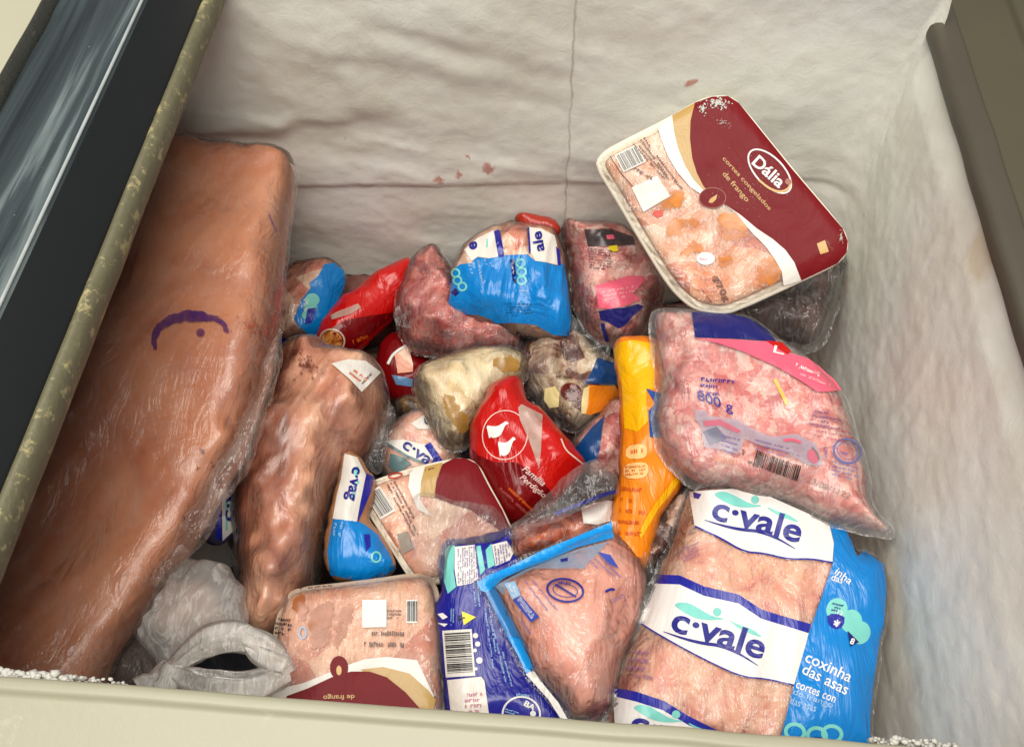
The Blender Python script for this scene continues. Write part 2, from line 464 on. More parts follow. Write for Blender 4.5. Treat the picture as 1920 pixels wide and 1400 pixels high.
    def rr(s, uv):
        return s.R * (1 + s.rvar * fbm(uv[:, 0] / 0.024, uv[:, 1] / 0.024, s.seed + 20, 2))
    def hb(s, uv, d):
        x = np.clip((d - s.fl) / s.rr(uv), 0, 1)
        fw = s.flwave * vn(uv[:, 0] / 0.022, uv[:, 1] / 0.022, s.seed + 8) * (1 - x * x * (3 - 2 * x)) if (s.flwave and s.fl) else 0
        return -s.B * np.sqrt(1 - (1 - x) ** 2) + s.bend(uv) + fw
    def world(s, uv, h):
        X = s.O + uv[:, 0:1] * s.e1 + uv[:, 1:2] * s.e2 + np.asarray(h)[:, None] * s.n
        if DBG: print('CLAMP', s.root.name, 'x', round(float((X[:, 0] - WX + 0.006).max()), 4), 'yb', round(float((X[:, 1] - WYB + 0.006).max()), 4), 'yf', round(float((WYF + 0.006 - X[:, 1]).max()), 4))
        X[:, 0] = np.minimum(X[:, 0], WX - 0.006); X[:, 1] = np.clip(X[:, 1], WYF + 0.006, WYB - 0.006)
        X[:, 2] = np.maximum(X[:, 2], ZF + 0.004)
        return X
    def body(s, mat, name='film', inset=0.0, drop=0.0, extra=None, jag=0.0, sheet=None):
        "closed two-sided body; inset/drop makes contents inside the film"
        P = s.poly
        if inset:
            nr = s.normals(P); P = P + nr * (inset + jag * fbm(P[:, 0] / 0.02, P[:, 1] / 0.02, s.seed + 13))[:, None]
            ok = inside(P, s.poly) & (pdist(P, s.poly) > 0.8 * inset - jag); P = resample(P[ok], 0.004)
        pts = grid_in(P, s.grid)
        uv, T = triangulate([P], pts, [0])
        dp = pdist(uv, P); d = s.d(uv)
        top = s.h(uv, d) - drop; bot = s.hb(uv, d) + drop
        if extra is not None: top = top - np.abs(extra(uv)) * np.clip(dp / 0.01, 0, 1)
        onb = dp < 1e-6
        if inset:
            k = np.clip(dp / 0.008, 0, 1); k = np.sqrt(1 - (1 - k) ** 2)
            mid = 0.5 * (top + bot); top = mid + (top - mid) * k; bot = mid + (bot - mid) * k
        else:
            mid = 0.5 * (top + bot); top = np.where(onb, mid, np.maximum(top, mid + 2e-4)); bot = np.where(onb, mid, bot)
        if sheet or (sheet is None and 'transparent' in mat):
            return mesh_obj(name, s.world(uv, top), T, mat, s.root, origin=s.org)
        N = len(uv); idx = np.arange(N); bi = np.where(onb, idx, 0)
        map_b = np.empty(N, int); cnt = N
        inner = np.where(~onb)[0]; map_b[onb] = idx[onb]; map_b[inner] = N + np.arange(len(inner))
        V = np.vstack([s.world(uv, top), s.world(uv, bot)[inner]])
        Fc = np.vstack([T, map_b[T][:, ::-1]])
        return mesh_obj(name, V, Fc, mat, s.root, origin=s.org)
    def fill(s, poly, mat, name='printed_panel', lift=0.0006, it=0, clip=True, parent=None, dome=None, px=True, ragged=0):
        P = np.asarray(poly, float)
        if it: P = chaikin(P, it)
        if ragged:
            P = corners_resample(P, 3.0); P = P + ragged * np.stack([fbm(P[:, 0] / 9, P[:, 1] / 9, 3, 3), fbm(P[:, 0] / 9, P[:, 1] / 9, 8, 3)], 1)
        if px:
            P = corners_resample(P, 5.0); P = s.px(P)
        else: P = corners_resample(P, 0.0025)
        if sarea(P) < 0: P = P[::-1]
        pts = grid_in(P, s.grid)
        if clip:
            uv, T = triangulate([P, s.poly], pts, [0, 1])
        else: uv, T = triangulate([P], pts, [0])
        if not len(T): return None
        h = s.h(uv) + lift
        if dome:
            x = np.clip(pdist(uv, P) / dome[1], 0, 1); h = h + dome[0] * np.sqrt(1 - (1 - x) ** 2)
        return mesh_obj(name, s.world(uv, h), T, mat, parent or s.root, origin=s.org)
    def flap(s, poly, mat, h0=0.004, wave=0.004, name='film_flap', it=1):
        "loose sheet of bag film standing off the seam"
        P = corners_resample(chaikin(poly, it), 5.0); P = s.px0(P, h0)
        if sarea(P) < 0: P = P[::-1]
        uv, T = triangulate([P], grid_in(P, s.grid), [0])
        h = h0 + wave * (fbm(uv[:, 0] / 0.02, uv[:, 1] / 0.02, s.seed + 31, 2) + 0.6 * ridge(uv[:, 0] / 0.03, uv[:, 1] / 0.009, s.seed + 33, 1))
        return mesh_obj(name, s.world(uv, h), T, mat, s.root, origin=s.org)
    def strip(s, line, w, mat, name='printed_stripe', lift=0.0009, it=2, parent=None, taper=False):
        L = chaikin(line, it, False) if it else np.asarray(line, float)
        L = resample(L, 5, False)
        t = np.gradient(L, axis=0); t /= np.linalg.norm(t, axis=1)[:, None] + 1e-9
        nr = np.stack([-t[:, 1], t[:, 0]], 1)
        k = np.ones(len(L))
        if taper: k = np.sin(np.linspace(0.06, 0.94, len(L)) * math.pi)
        A = L + nr * w / 2 * k[:, None]; B = L - nr * w / 2 * k[:, None]
        return s.fill(np.vstack([A, B[::-1]]), mat, name, lift, parent=parent)
    def oval(s, c, rx, ry, mat, ang=0, name='printed_emblem', lift=0.0009, ring=0, parent=None):
        a = np.linspace(0, 2 * math.pi, 28, endpoint=False); ca, sa = math.cos(ang), math.sin(ang)
        def el(rx, ry): return np.stack([c[0] + rx * np.cos(a) * ca - ry * np.sin(a) * sa, c[1] + rx * np.cos(a) * sa + ry * np.sin(a) * ca], 1)
        if not ring: return s.fill(el(rx, ry), mat, name, lift, parent=parent)
        o = s.px(el(rx, ry)); i = s.px(el(rx - ring, ry - ring)); n = len(o)
        uv = np.vstack([o, i]); F4 = [(k, (k + 1) % n, n + (k + 1) % n, n + k) for k in range(n)]
        return mesh_obj(name, s.world(uv, s.h(uv) + lift), F4, mat, parent or s.root, origin=s.org)
    def quads(s, Q, mat, name, lift=0.0012, parent=None):
        "many small px quads in one printed mesh"
        Q = np.asarray(Q, float).reshape(-1, 2)
        uv = s.px(Q); V = s.world(uv, s.h(uv) + lift)
        return mesh_obj(name, V, np.arange(len(Q)).reshape(-1, 4), mat, parent or s.root, False, origin=s.org)
    def barcode(s, c, ex, ey, n=14, mat=None, name='barcode', back=True, seed=0):
        "c centre, ex across the bars, ey along them (half extents, px)"
        c, ex, ey = map(lambda v: np.asarray(v, float), (c, ex, ey)); rnd = random.Random(seed)
        p = None
        if back: p = s.fill([c - ex * 1.15 - ey * 1.15, c + ex * 1.15 - ey * 1.15, c + ex * 1.15 + ey * 1.15, c - ex * 1.15 + ey * 1.15], WHITE, 'barcode_label', 0.0009)
        Q = []; x = -1.0
        while x < 0.97:
            w = rnd.choice((0.35, 0.5, 0.8, 1.0)) * 2 / n * 0.75
            for k in range(4):
                t0, t1 = -1 + k * 0.5, -0.5 + k * 0.5
                Q += [c + ex * x + ey * t0, c + ex * (x + w) + ey * t0, c + ex * (x + w) + ey * t1, c + ex * x + ey * t1]
            x += w + rnd.choice((0.3, 0.5, 0.8)) * 2 / n * 0.75
        return s.quads(Q, mat or I_BLACK, name, 0.0016, parent=p)
    def small(s, p0, ex, ey, rows, mat, seed=0, name='small_print', fillk=0.85, lift=0.0013, cw=4.0):
        "lines of print too small to read: p0 top-left, ex along the line, ey down the block (px)"
        p0, ex, ey = map(lambda v: np.asarray(v, float), (p0, ex, ey)); rnd = random.Random(seed); Q = []
        L = np.linalg.norm(ex)
        for r in range(rows):
            x = 0.0; end = 1.0 if r < rows - 1 else rnd.uniform(.55, 1)
            while x < end:
                w = rnd.uniform(0.5, 1.3) * cw / L
                if rnd.random() < fillk:
                    y0 = (r + 0.14 + 0.16 * rnd.random()) / rows; y1 = (r + 0.80) / rows
                    k = w * 0.8; a = p0 + ex * x
                    def box(u0, u1, v0, v1):
                        A, B = a + ex * (k * u0), a + ex * (k * u1); e0, e1 = ey * (y0 + (y1 - y0) * v0), ey * (y0 + (y1 - y0) * v1)
                        Q.extend([A + e0, B + e0, B + e1, A + e1])
                    g = rnd.random()
                    box(0, 0.38, 0, 1)
                    if g < 0.6: box(0.38, 0.95, 0 if g < 0.3 else 0.62, 0.36 if g < 0.3 else 1)
                    if g > 0.4: box(0.62, 1.0, 0.1, 0.9)
                x += w
        if Q: return s.quads(Q, mat, name, lift)
    def text(s, txt, p0, p1, hpx, mat, bold=0.0, shear=0.0, name='lettering', lift=0.0013, down=None, mirror=False, arc=0.0, parent=None):
        V, Fc = font_mesh(txt, bold, shear)
        lo, hi = V.min(0), V.max(0); W = (V - lo) / (hi - lo)
        if mirror: W[:, 0] = 1 - W[:, 0]
        p0, p1 = np.asarray(p0, float), np.asarray(p1, float); ex = p1 - p0
        up = np.array([ex[1], -ex[0]]); up = up / np.linalg.norm(up) * hpx if down is None else np.asarray(down, float) * -1
        P = p0 + W[:, 0:1] * ex + W[:, 1:2] * up
        if arc: P = P + (up / np.linalg.norm(up)) * (arc * 4 * W[:, 0] * (1 - W[:, 0]))[:, None]
        uv = s.px(P)
        return mesh_obj(name, s.world(uv, s.h(uv) + lift), Fc, mat, parent or s.root, False, origin=s.org)

FONTC = {}
def font_mesh(txt, bold, shear):
    key = (txt, bold, shear)
    if key in FONTC: return FONTC[key]
    cu = bpy.data.curves.new('t', 'FONT'); cu.body = txt; cu.offset = bold; cu.shear = shear; cu.resolution_u = 4; cu.fill_mode = 'FRONT'
    ob = bpy.data.objects.new('t', cu); COL.objects.link(ob)
    dg = bpy.context.evaluated_depsgraph_get()
    me = bpy.data.meshes.new_from_object(ob.evaluated_get(dg))
    bm = bmesh.new(); bm.from_mesh(me)
    bmesh.ops.triangulate(bm, faces=bm.faces[:])
    for _ in range(3):
        es = [e for e in bm.edges if e.calc_length() > 0.22]
        if not es: break
        bmesh.ops.subdivide_edges(bm, edges=es, cuts=1)
        bmesh.ops.triangulate(bm, faces=bm.faces[:])
    bm.verts.index_update()
    V = np.array([(v.co.x, v.co.y) for v in bm.verts]); Fc = [[v.index for v in f.verts] for f in bm.faces]
    bm.free(); bpy.data.objects.remove(ob); bpy.data.curves.remove(cu); bpy.data.meshes.remove(me)
    FONTC[key] = (V, Fc); return V, Fc

# the wordmark with its leaf and underline, traced once and reused
_lg0 = z7((375, 790))[0]; _lgx = z7((860, 945))[0] - _lg0; _lgy = np.array([_lgx[1], -_lgx[0]])
def _lu(*pts):
    P = z7(*pts) - _lg0; M = np.linalg.inv(np.stack([_lgx, _lgy], 1)); return P @ M.T
LG_LEAF = _lu((400, 655), (430, 640), (480, 645), (545, 682), (600, 715), (680, 728), (600, 735), (530, 730), (470, 705), (425, 675))
LG_LEAF2 = _lu((680, 728), (750, 762), (810, 780), (875, 832), (800, 805), (740, 778))
LG_DOT = _lu((628, 692))[0]; LG_UND = _lu((345, 795), (460, 835), (560, 858), (640, 866), (740, 908), (840, 972))
def wordmark(pk, p0, p1, upk=1.0, und=True, leaf=True, ink=None, txt='c·vale', h=0.27, on=None):
    p0 = np.asarray(p0, float); ex = np.asarray(p1, float) - p0; ey = np.array([ex[1], -ex[0]]) * upk
    f = lambda P: p0 + P[:, 0:1] * ex + P[:, 1:2] * ey
    L = np.linalg.norm(ey)
    pk.text(txt, p0, p1, L * h, ink or I_NAVY, 0.022, parent=on)
    if leaf:
        pk.fill(f(LG_LEAF), I_MINT, 'printed_leaf', 0.0011, 1, parent=on); pk.fill(f(LG_LEAF2), I_MINT, 'printed_leaf', 0.0011, 1, parent=on)
        c = f(LG_DOT[None])[0]; r = 0.043 * np.linalg.norm(ex); pk.oval(c, r, r, I_MINT, name='printed_dot', lift=0.0011, parent=on)
    if und: pk.strip(f(LG_UND), 0.035 * np.linalg.norm(ex), ink or I_NAVY, 'printed_underline', 0.0011, taper=True, parent=on)

# ------------------------------------------------------------------ the freezer
def m_frost():
    t = NT('frosted_liner')
    n1 = t.noise(9, 4, 0.6); n2 = t.noise(55, 6, 0.72, 0.6); n3 = t.noise(420, 3, 0.7)
    col = t.ramp(n1.outputs['Fac'], [(0.3, srgb(226, 224, 208)), (0.5, srgb(238, 238, 228)), (0.7, srgb(244, 246, 240))])
    col = t.mix(t.math('MULTIPLY', t.math('SUBTRACT', n2.outputs['Fac'], 0.55, True), 1.2, True), col, srgb(214, 206, 198))
    # blood stains and rust marks left on the frost
    geo = t.n('ShaderNodeNewGeometry').outputs['Position']
    ns = t.noise(75, 3, 0.6, vec=geo)
    vm = t.n('ShaderNodeVectorMath', operation='MULTIPLY_ADD'); t.l(ns.outputs['Color'], vm.inputs[0]); vm.inputs[1].default_value = (0.022, 0.022, 0.022)
    off = t.n('ShaderNodeVectorMath', operation='ADD'); t.l(geo, off.inputs[0]); off.inputs[1].default_value = (-0.011, -0.011, -0.011); t.l(off.outputs[0], vm.inputs[2])
    def spots(lst, c, col):
        acc = None
        for (p, r) in lst:
            ds = t.n('ShaderNodeVectorMath', operation='DISTANCE'); t.l(vm.outputs[0], ds.inputs[0]); ds.inputs[1].default_value = tuple(p)
            mr = t.n('ShaderNodeMapRange'); mr.inputs[1].default_value = r; mr.inputs[2].default_value = r * 0.55; t.l(ds.outputs['Value'], mr.inputs[0])
            acc = mr.outputs[0] if acc is None else t.math('MAXIMUM', acc, mr.outputs[0])
        return t.mix(t.math('MULTIPLY', acc, c[3]), col, (*c[:3], 1))
    B = lambda x, y: aty((x, y), WYB - 0.004)[0]
    col = spots([(B(914, 318), .0078), (B(862, 330), .006), (B(825, 340), .0055), (B(877, 298), .003), (B(1297, 158), .0055), (B(642, 264), .0055)], srgb(196, 120, 104)[:3] + (0.8,), col)
    col = spots([(B(725, 432), .0022), (B(700, 497), .003), (B(668, 500), .0035), (B(838, 352), .0022), (B(632, 455), .0015), (B(925, 375), .0015), (B(940, 388), .0015)], srgb(70, 56, 46)[:3] + (0.8,), col)
    R_ = lambda x, y: atx((x, y), WX - 0.004)[0]
    # thin brownish lines along the liner seam and the crease
    sp = t.n('ShaderNodeSeparateXYZ'); t.l(geo, sp.inputs[0]); jn = t.math('MULTIPLY', t.math('SUBTRACT', t.noise(40, 3, 0.6, vec=geo).outputs['Fac'], 0.5), 0.008)
    def crack(u, v, a, b, lo, hi, w, k, col):
        sl_ = (b[0] - a[0]) / (b[1] - a[1])
        dx = t.math('SUBTRACT', t.math('ADD', u, jn), t.math('ADD', t.math('MULTIPLY', v, sl_), a[0] - sl_ * a[1]))
        m = t.n('ShaderNodeMapRange'); m.inputs[1].default_value = w; m.inputs[2].default_value = w * 0.2; t.l(t.math('ABSOLUTE', dx), m.inputs[0])
        f = t.math('MULTIPLY', t.math('MULTIPLY', m.outputs[0], t.math('GREATER_THAN', v, lo)), t.math('LESS_THAN', v, hi))
        return t.mix(t.math('MULTIPLY', t.math('MULTIPLY', f, k), t.noise(25, 3, 0.7, vec=geo).outputs['Fac']), col, srgb(120, 106, 88))
    A_, B_ = aty((1080, 0), WYB)[0], aty((1059, 395), WYB)[0]
    col = crack(sp.outputs[0], sp.outputs[2], (A_[0], A_[2]), (B_[0], B_[2]), -1, 1, 0.0014, 0.75, col)
    A_, B_ = aty((540, 352), WYB)[0], aty((1050, 346), WYB)[0]
    col = crack(sp.outputs[2], sp.outputs[0], (A_[2], A_[0]), (B_[2], B_[0]), A_[0], B_[0], 0.0014, 0.6, col)
    col = spots([(R_(1585, 530), .012), (R_(1825, 480), .02)], srgb(206, 178, 128)[:3] + (0.45,), col)
    h = t.math('ADD', t.math('MULTIPLY', n2.outputs['Fac'], 1.0), t.math('MULTIPLY', n3.outputs['Fac'], 0.08))
    nor = t.bump(h, 0.17, 0.005)
    return t.done(t.princ(col, 0.42, nor, 0.08, 0.45))
FROST = m_frost()

def m_simple(name, c, rough=0.5, nscale=40, var=0.12, bump=0.1, spec=0.5, coat=0.0, dirt=None):
    if name in MATS: return MATS[name]
    t = NT(name); c = (*c[:3], 1)
    n0 = t.noise(nscale, 4, 0.65)
    col = t.mix(n0.outputs['Fac'], tuple(x * (1 - var) for x in c[:3]) + (1,), tuple(min(1, x * (1 + var)) for x in c[:3]) + (1,))
    if dirt:
        n5 = t.noise(dirt[1], 5, 0.75)
        mr = t.n('ShaderNodeMapRange'); mr.inputs[1].default_value = dirt[2]; mr.inputs[2].default_value = dirt[2] + 0.08; mr.inputs[4].default_value = dirt[3]
        t.l(n5.outputs['Fac'], mr.inputs[0]); col = t.mix(mr.outputs[0], col, dirt[0])
    n1 = t.noise(260, 3, 0.6)
    MATS[name] = t.done(t.princ(col, rough, t.bump(n1.outputs['Fac'], bump, 0.002), coat, spec)); return MATS[name]
BEIGE = m_simple('painted_rim', srgb(158, 154, 132), 0.42, 14, 0.05, 0.06, dirt=(srgb(176, 172, 152), 40, 0.6, 0.6))
OLIVE = m_simple('olive_rim', srgb(80, 74, 56), 0.5, 12, 0.12, 0.05)
OLIVED = m_simple('dark_olive_trim', srgb(76, 70, 58), 0.45, 12, 0.12, 0.05)
GASK = m_simple('olive_gasket', srgb(104, 100, 76), 0.6, 90, 0.25, 0.3, dirt=(srgb(176, 164, 116), 70, 0.55, 0.8))
GASKD = m_simple('black_gasket', srgb(44, 44, 38), 0.4, 60, 0.2, 0.4, dirt=(srgb(210, 206, 192), 230, 0.64, 0.9))
CREAMP = m_simple('cream_lid', srgb(176, 172, 150), 0.5, 10, 0.05, 0.05)

fz = empty('chest_freezer', (0, 0.32, ZF - 0.03))
tag(fz, 'white frosted chest freezer with beige front rim and dark olive side rim', 'freezer')
FO = (0, 0.32, ZF - 0.03)
def liner():
    XL = -0.52; rc = 0.045
    # plan path from the left end of the back wall, round the corner, along the right wall; the corner tightens towards the rim
    def plan(rc):
        P = [(x, WYB) for x in np.linspace(XL, WX - rc, 240, endpoint=False)]; Nn = [(0, -1)] * 240
        for a in np.linspace(0, math.pi / 2, 30):
            P.append((WX - rc + rc * math.sin(a), WYB - rc + rc * math.cos(a))); Nn.append((-math.sin(a), -math.cos(a)))
        for y in np.linspace(WYB - rc, WYF, 150)[1:]: P.append((WX, y)); Nn.append((-1, 0))
        return np.array(P), np.array(Nn)
    path, nrm = plan(rc); path2, _ = plan(0.010)
    sl = np.r_[0, np.cumsum(np.linalg.norm(np.diff(path, axis=0), axis=1))]
    zs = np.arange(ZF, ZR + 0.0005, 0.0032); zs[-1] = ZR
    S, Zg = np.meshgrid(sl, zs)
    kz = np.clip((Zg - 0.05) / (ZR - 0.07), 0, 1); kz = kz * kz * (3 - 2 * kz)
    PX = path[:, 0] * (1 - kz) + path2[:, 0] * kz; PY = path[:, 1] * (1 - kz) + path2[:, 1] * kz
    # frost build-up: lumpy on the upper wall, thinner below the crease line
    sb = aty((560, 352), WYB)[0]; sc = aty((1050, 346), WYB)[0]
    zl = sb[2] + (sc[2] - sb[2]) * (PX - sb[0]) / (sc[0] - sb[0])
    right = np.clip((S - (sl[np.argmax(path[:, 0] > WX - rc)])) / 0.06, 0, 1)
    up = np.clip((Zg - zl) / 0.006 + 0.006 * 0, 0, 1); up = up * up * (3 - 2 * up); up = np.maximum(up, right)
    f = 0.0028 * fbm(S / 0.11, Zg / 0.06, 3, 3) * (1 - .3 * right) + 0.0007 * ridge(S / 0.07, (Zg + 0.15 * S) / 0.03, 11, 3) * (1 - 0.8 * right) * up
    f = f + right * 0.0009 * ridge(S / 0.022, Zg / 0.085, 23, 3) + 0.0004 * fbm(S / 0.009, Zg / 0.007, 17, 2)
    f = f + 0.0022 * up
    # vertical liner seam, running slightly out of plumb
    a = aty((1080, 0), WYB)[0]; b = aty((1059, 395), WYB)[0]
    xs = a[0] + (b[0] - a[0]) * (Zg - a[2]) / (b[2] - a[2]) + 0.0012 * vn(Zg / 0.02, Zg * 0, 5)
    f = f - 0.0016 * np.exp(-((PX - xs) / 0.0032) ** 2) * (1 - right) + 0.0008 * np.exp(-((PX - xs - 0.008) / 0.005) ** 2) * (1 - right)
    # creases seen across the back wall
    for (p, q, w, am) in (((700, 225), (320, 255), .006, .003), ((560, 120), (1050, 200), .008, .002), ((1090, 300), (1500, 240), .008, .0022), ((700, 90), (1000, 150), .005, .002)):
        A = aty(p, WYB)[0]; Bq = aty(q, WYB)[0]
        zc = A[2] + (Bq[2] - A[2]) * (PX - A[0]) / (Bq[0] - A[0]) + 0.006 * vn(PX / 0.03, PX * 0, 9)
        env = np.clip(1 - np.abs((PX - (A[0] + Bq[0]) / 2) / (abs(Bq[0] - A[0]) / 2 + 0.03)), 0, 1) ** 0.5
        f = f + am * np.tanh((Zg - zc) / w) * env * np.exp(-((Zg - zc) / 0.03) ** 2) * (1 - right)
    f = f - right * np.clip((Zg - (ZR - 0.04)) / 0.03, 0, 1) * (f + 0.002)
    X = PX + nrm[:, 0] * f; Y = PY + nrm[:, 1] * f
    rz = np.clip((S - (sl[np.argmax(path[:, 0] > WX - rc)] + 0.035)) / 0.036, 0, 1)
    Zg = Zg + (1 - rz) * np.clip((Zg - 0.12) / (ZR - 0.12), 0, 1) * 0.036
    V = np.stack([X, Y, Zg], 2).reshape(-1, 3); ny, nx = S.shape
    i = np.arange(ny - 1)[:, None] * nx + np.arange(nx - 1)[None]
    Fc = np.stack([i, i + nx, i + nx + 1, i + 1], 2).reshape(-1, 4)
    mesh_obj('frosted_wall', V, Fc, FROST, fz, origin=FO)
    # floor, left and front inner walls
    def box(nm, x0, x1, y0, y1, z0, z1, m):
        V = [(x, y, z) for x in (x0, x1) for y in (y0, y1) for z in (z0, z1)]
        return mesh_obj(nm, V, [(0, 1, 3, 2), (4, 6, 7, 5), (0, 4, 5, 1), (2, 3, 7, 6), (0, 2, 6, 4), (1, 5, 7, 3)], m, fz, False, origin=FO)
    box('liner_floor', XL - 0.03, WX + 0.03, WYF - 0.03, WYB + 0.03, ZF - 0.03, ZF, FROST)
    box('side_wall', XL - 0.03, XL, WYF, WYB + 0.002, ZF + 0.001, ZR - 0.001, FROST)
    box('front_wall', XL - 0.03, WX + 0.03, WYF - 0.03, WYF, ZF + 0.001, ZR - 0.022, FROST)
liner()

def extrude(name, prof, axis, a0, a1, mat, parent, org, n=40, wob=0.0, seed=0, smooth=True):
    "sweep an open profile along an axis; prof = list of (s, z)"
    prof = np.array(prof, float); T = np.linspace(a0, a1, n); V = []
    for k, a in enumerate(T):
        w = wob * vn(np.array([a / 0.03]), np.array([0.5]), seed)[0]
        for (q, z) in prof: V.append((a, q + w, z + w * 0.5) if axis == 'x' else (q + w, a, z + w * 0.5))
    m = len(prof)
    Fc = [(k * m + j, k * m + j + 1, (k + 1) * m + j + 1, (k + 1) * m + j) for k in range(n - 1) for j in range(m - 1)]
    o = mesh_obj(name, V, Fc, mat, parent, smooth, origin=org)
    return o
def roundprof(pts, r=0.003, n=4):
    P = [np.array(p, float) for p in pts]; out = [P[0]]
    for a, b, c in zip(P[:-2], P[1:-1], P[2:]):
        u = (a - b); v = (c - b); lu, lv = np.linalg.norm(u), np.linalg.norm(v); rr = min(r, lu * .45, lv * .45)
        s, e = b + u / lu * rr, b + v / lv * rr
        for t in np.linspace(0, 1, n): out.append((1 - t) ** 2 * s + 2 * t * (1 - t) * b + t * t * e)
    out.append(P[-1]); return out
# front rim: bead along the inner edge, then the flat beige top
yf = WYF
o = extrude('front_rim', roundprof([(yf, ZR - 0.045), (yf, ZR), (yf - 0.006, ZR + 0.001), (yf - 0.0075, ZR - 0.0015), (yf - 0.013, ZR - 0.002), (yf - 0.05, ZR - 0.0035), (yf - 0.075, ZR - 0.003), (yf - 0.080, ZR - 0.03)], 0.003),
            'x', -0.75, 0.5, BEIGE, fz, FO, 120, 0.0006, 4) if False else None
o = extrude('front_rim', roundprof([(yf, ZR - 0.045), (yf, ZR), (yf - 0.0058, ZR + 0.0004), (yf - 0.0078, ZR - 0.0016), (yf - 0.05, ZR - 0.0028), (yf - 0.075, ZR - 0.003), (yf - 0.080, ZR - 0.03)], 0.0028),
            'x', -0.75, 0.5, BEIGE, fz, FO, 140, 0.0007, 4)
# right rim: dark lip, olive slope, raised trim
def xr(p, z): return atz(p, z)[0][0]
x0 = WX
extrude('side_rim', roundprof([(x0 + 0.001, ZR - 0.004), (x0 + 0.0005, ZR), (x0 + 0.009, ZR + 0.004), (x0 + 0.052, ZR + 0.007), (x0 + 0.055, ZR + 0.013), (x0 + 0.11, ZR + 0.015)], 0.003), 'y', WYF - 0.2, WYB + 0.15, OLIVE, fz, FO, 60)
extrude('side_gasket', roundprof([(x0 - 0.0005, ZR - 0.014), (x0 - 0.0052, ZR - 0.008), (x0 - 0.0050, ZR + 0.001), (x0 - 0.0005, ZR + 0.0045), (x0 + 0.0105, ZR + 0.0068), (x0 + 0.0130, ZR + 0.0052)], 0.003), 'y', WYF + 0.002, WYB + 0.03, OLIVED, fz, FO, 60, 0.0004, 3)
if 0: extrude('side_trim', roundprof([(x0 + 0.058, ZR + 0.0135), (x0 + 0.059, ZR + 0.017), (x0 + 0.063, ZR + 0.0175), (x0 + 0.065, ZR + 0.0148)], 0.0015), 'y', WYF - 0.2, WYB + 0.15, BEIGE, fz, FO, 40)
extrude('back_rim', roundprof([(WYB + 0.003, ZR + 0.01), (WYB + 0.003, ZR + 0.030), (WYB + 0.012, ZR + 0.034), (WYB + 0.06, ZR + 0.037)], 0.003), 'x', -0.7, WX - 0.02, OLIVE, fz, FO, 40)

# ridge of loose frost along the front lip
def frost_crumbs(name, spans, seed):
    rnd = random.Random(seed); V = []; Fc = []
    for (xa, xb, n, r0, r1) in spans:
        for _ in range(n):
            x = rnd.uniform(xa, xb); r = rnd.uniform(r0, r1)
            c = np.array((x, WYF + rnd.uniform(-0.001, 0.003), ZR - 0.003 - rnd.uniform(0.0, 0.009)))
            bm = bmesh.new(); bmesh.ops.create_icosphere(bm, subdivisions=1, radius=1)
            b = len(V)
            for v in bm.verts:
                k = r * rnd.uniform(0.7, 1.25); V.append(c + np.array((v.co.x * 1.4, v.co.y, v.co.z * 0.8)) * k)
            for f in bm.faces: Fc.append([b + v.index for v in f.verts])
            bm.free()
    o = mesh_obj(name, V, Fc, m_simple('loose_frost', srgb(190, 188, 180), 0.6, 60, 0.06, 0.4), fz, origin=FO); tag(o, kind='stuff')
xa = lambda px: atz((px, 1300), ZR)[0][0]
frost_crumbs('frost_crumbs', [(xa(-60), xa(110), 260, 0.0008, 0.002), (xa(110), xa(230), 60, 0.0005, 0.0011), (xa(1640), xa(1800), 140, 0.0006, 0.0016)], 3)

# black glossy lid frame on the left
lf = empty('sliding_lid_frame', (-0.32, 0.32, ZR)); LO = (-0.32, 0.32, ZR)
tag(lf, 'glossy black lid frame bar with olive rubber edge beside cream lid panel', 'lid frame')
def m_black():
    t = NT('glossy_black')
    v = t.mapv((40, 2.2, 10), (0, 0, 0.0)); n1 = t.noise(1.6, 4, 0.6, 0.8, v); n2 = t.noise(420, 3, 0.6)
    col = t.ramp(n1.outputs['Fac'], [(0.38, srgb(30, 36, 38)), (0.58, srgb(58, 68, 70)), (0.72, srgb(116, 128, 128))])  # lighter grey stops paint reflection streaks into the black top
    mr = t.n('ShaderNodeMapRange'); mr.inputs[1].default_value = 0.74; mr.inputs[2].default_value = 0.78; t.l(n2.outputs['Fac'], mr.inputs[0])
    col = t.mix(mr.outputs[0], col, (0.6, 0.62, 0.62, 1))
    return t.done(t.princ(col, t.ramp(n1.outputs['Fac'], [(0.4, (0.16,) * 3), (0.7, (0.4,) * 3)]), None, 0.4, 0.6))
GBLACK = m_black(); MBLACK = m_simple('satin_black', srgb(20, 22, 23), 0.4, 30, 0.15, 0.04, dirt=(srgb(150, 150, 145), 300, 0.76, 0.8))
ZB = ZR + 0.004
bx = lambda px, z: atz((px, 0), z)[0][0]
xg1, xg0, xe, xt, xd = bx(410, ZB - 0.006), bx(386, ZB), bx(261, ZB + 0.022), bx(111, ZB + 0.020), bx(84, ZB + 0.020)
Y0, Y1 = WYF - 0.14, WYB + 0.12
extrude('edge_gasket', roundprof([(xg1 - 0.004, ZB - 0.022), (xg1, ZB - 0.012), (xg1 - 0.001, ZB - 0.003), (xg0, ZB + 0.0015), (xg0 - 0.004, ZB - 0.002)], 0.004), 'y', Y0, Y1, GASK, lf, LO, 160, 0.0005, 6)
extrude('side_face', roundprof([(xg0 - 0.003, ZB - 0.014), (xg0 - 0.003, ZB - 0.001), (xe + 0.004, ZB + 0.0205), (xe + 0.0012, ZB + 0.0215)], 0.002), 'y', Y0, Y1, MBLACK, lf, LO, 30)
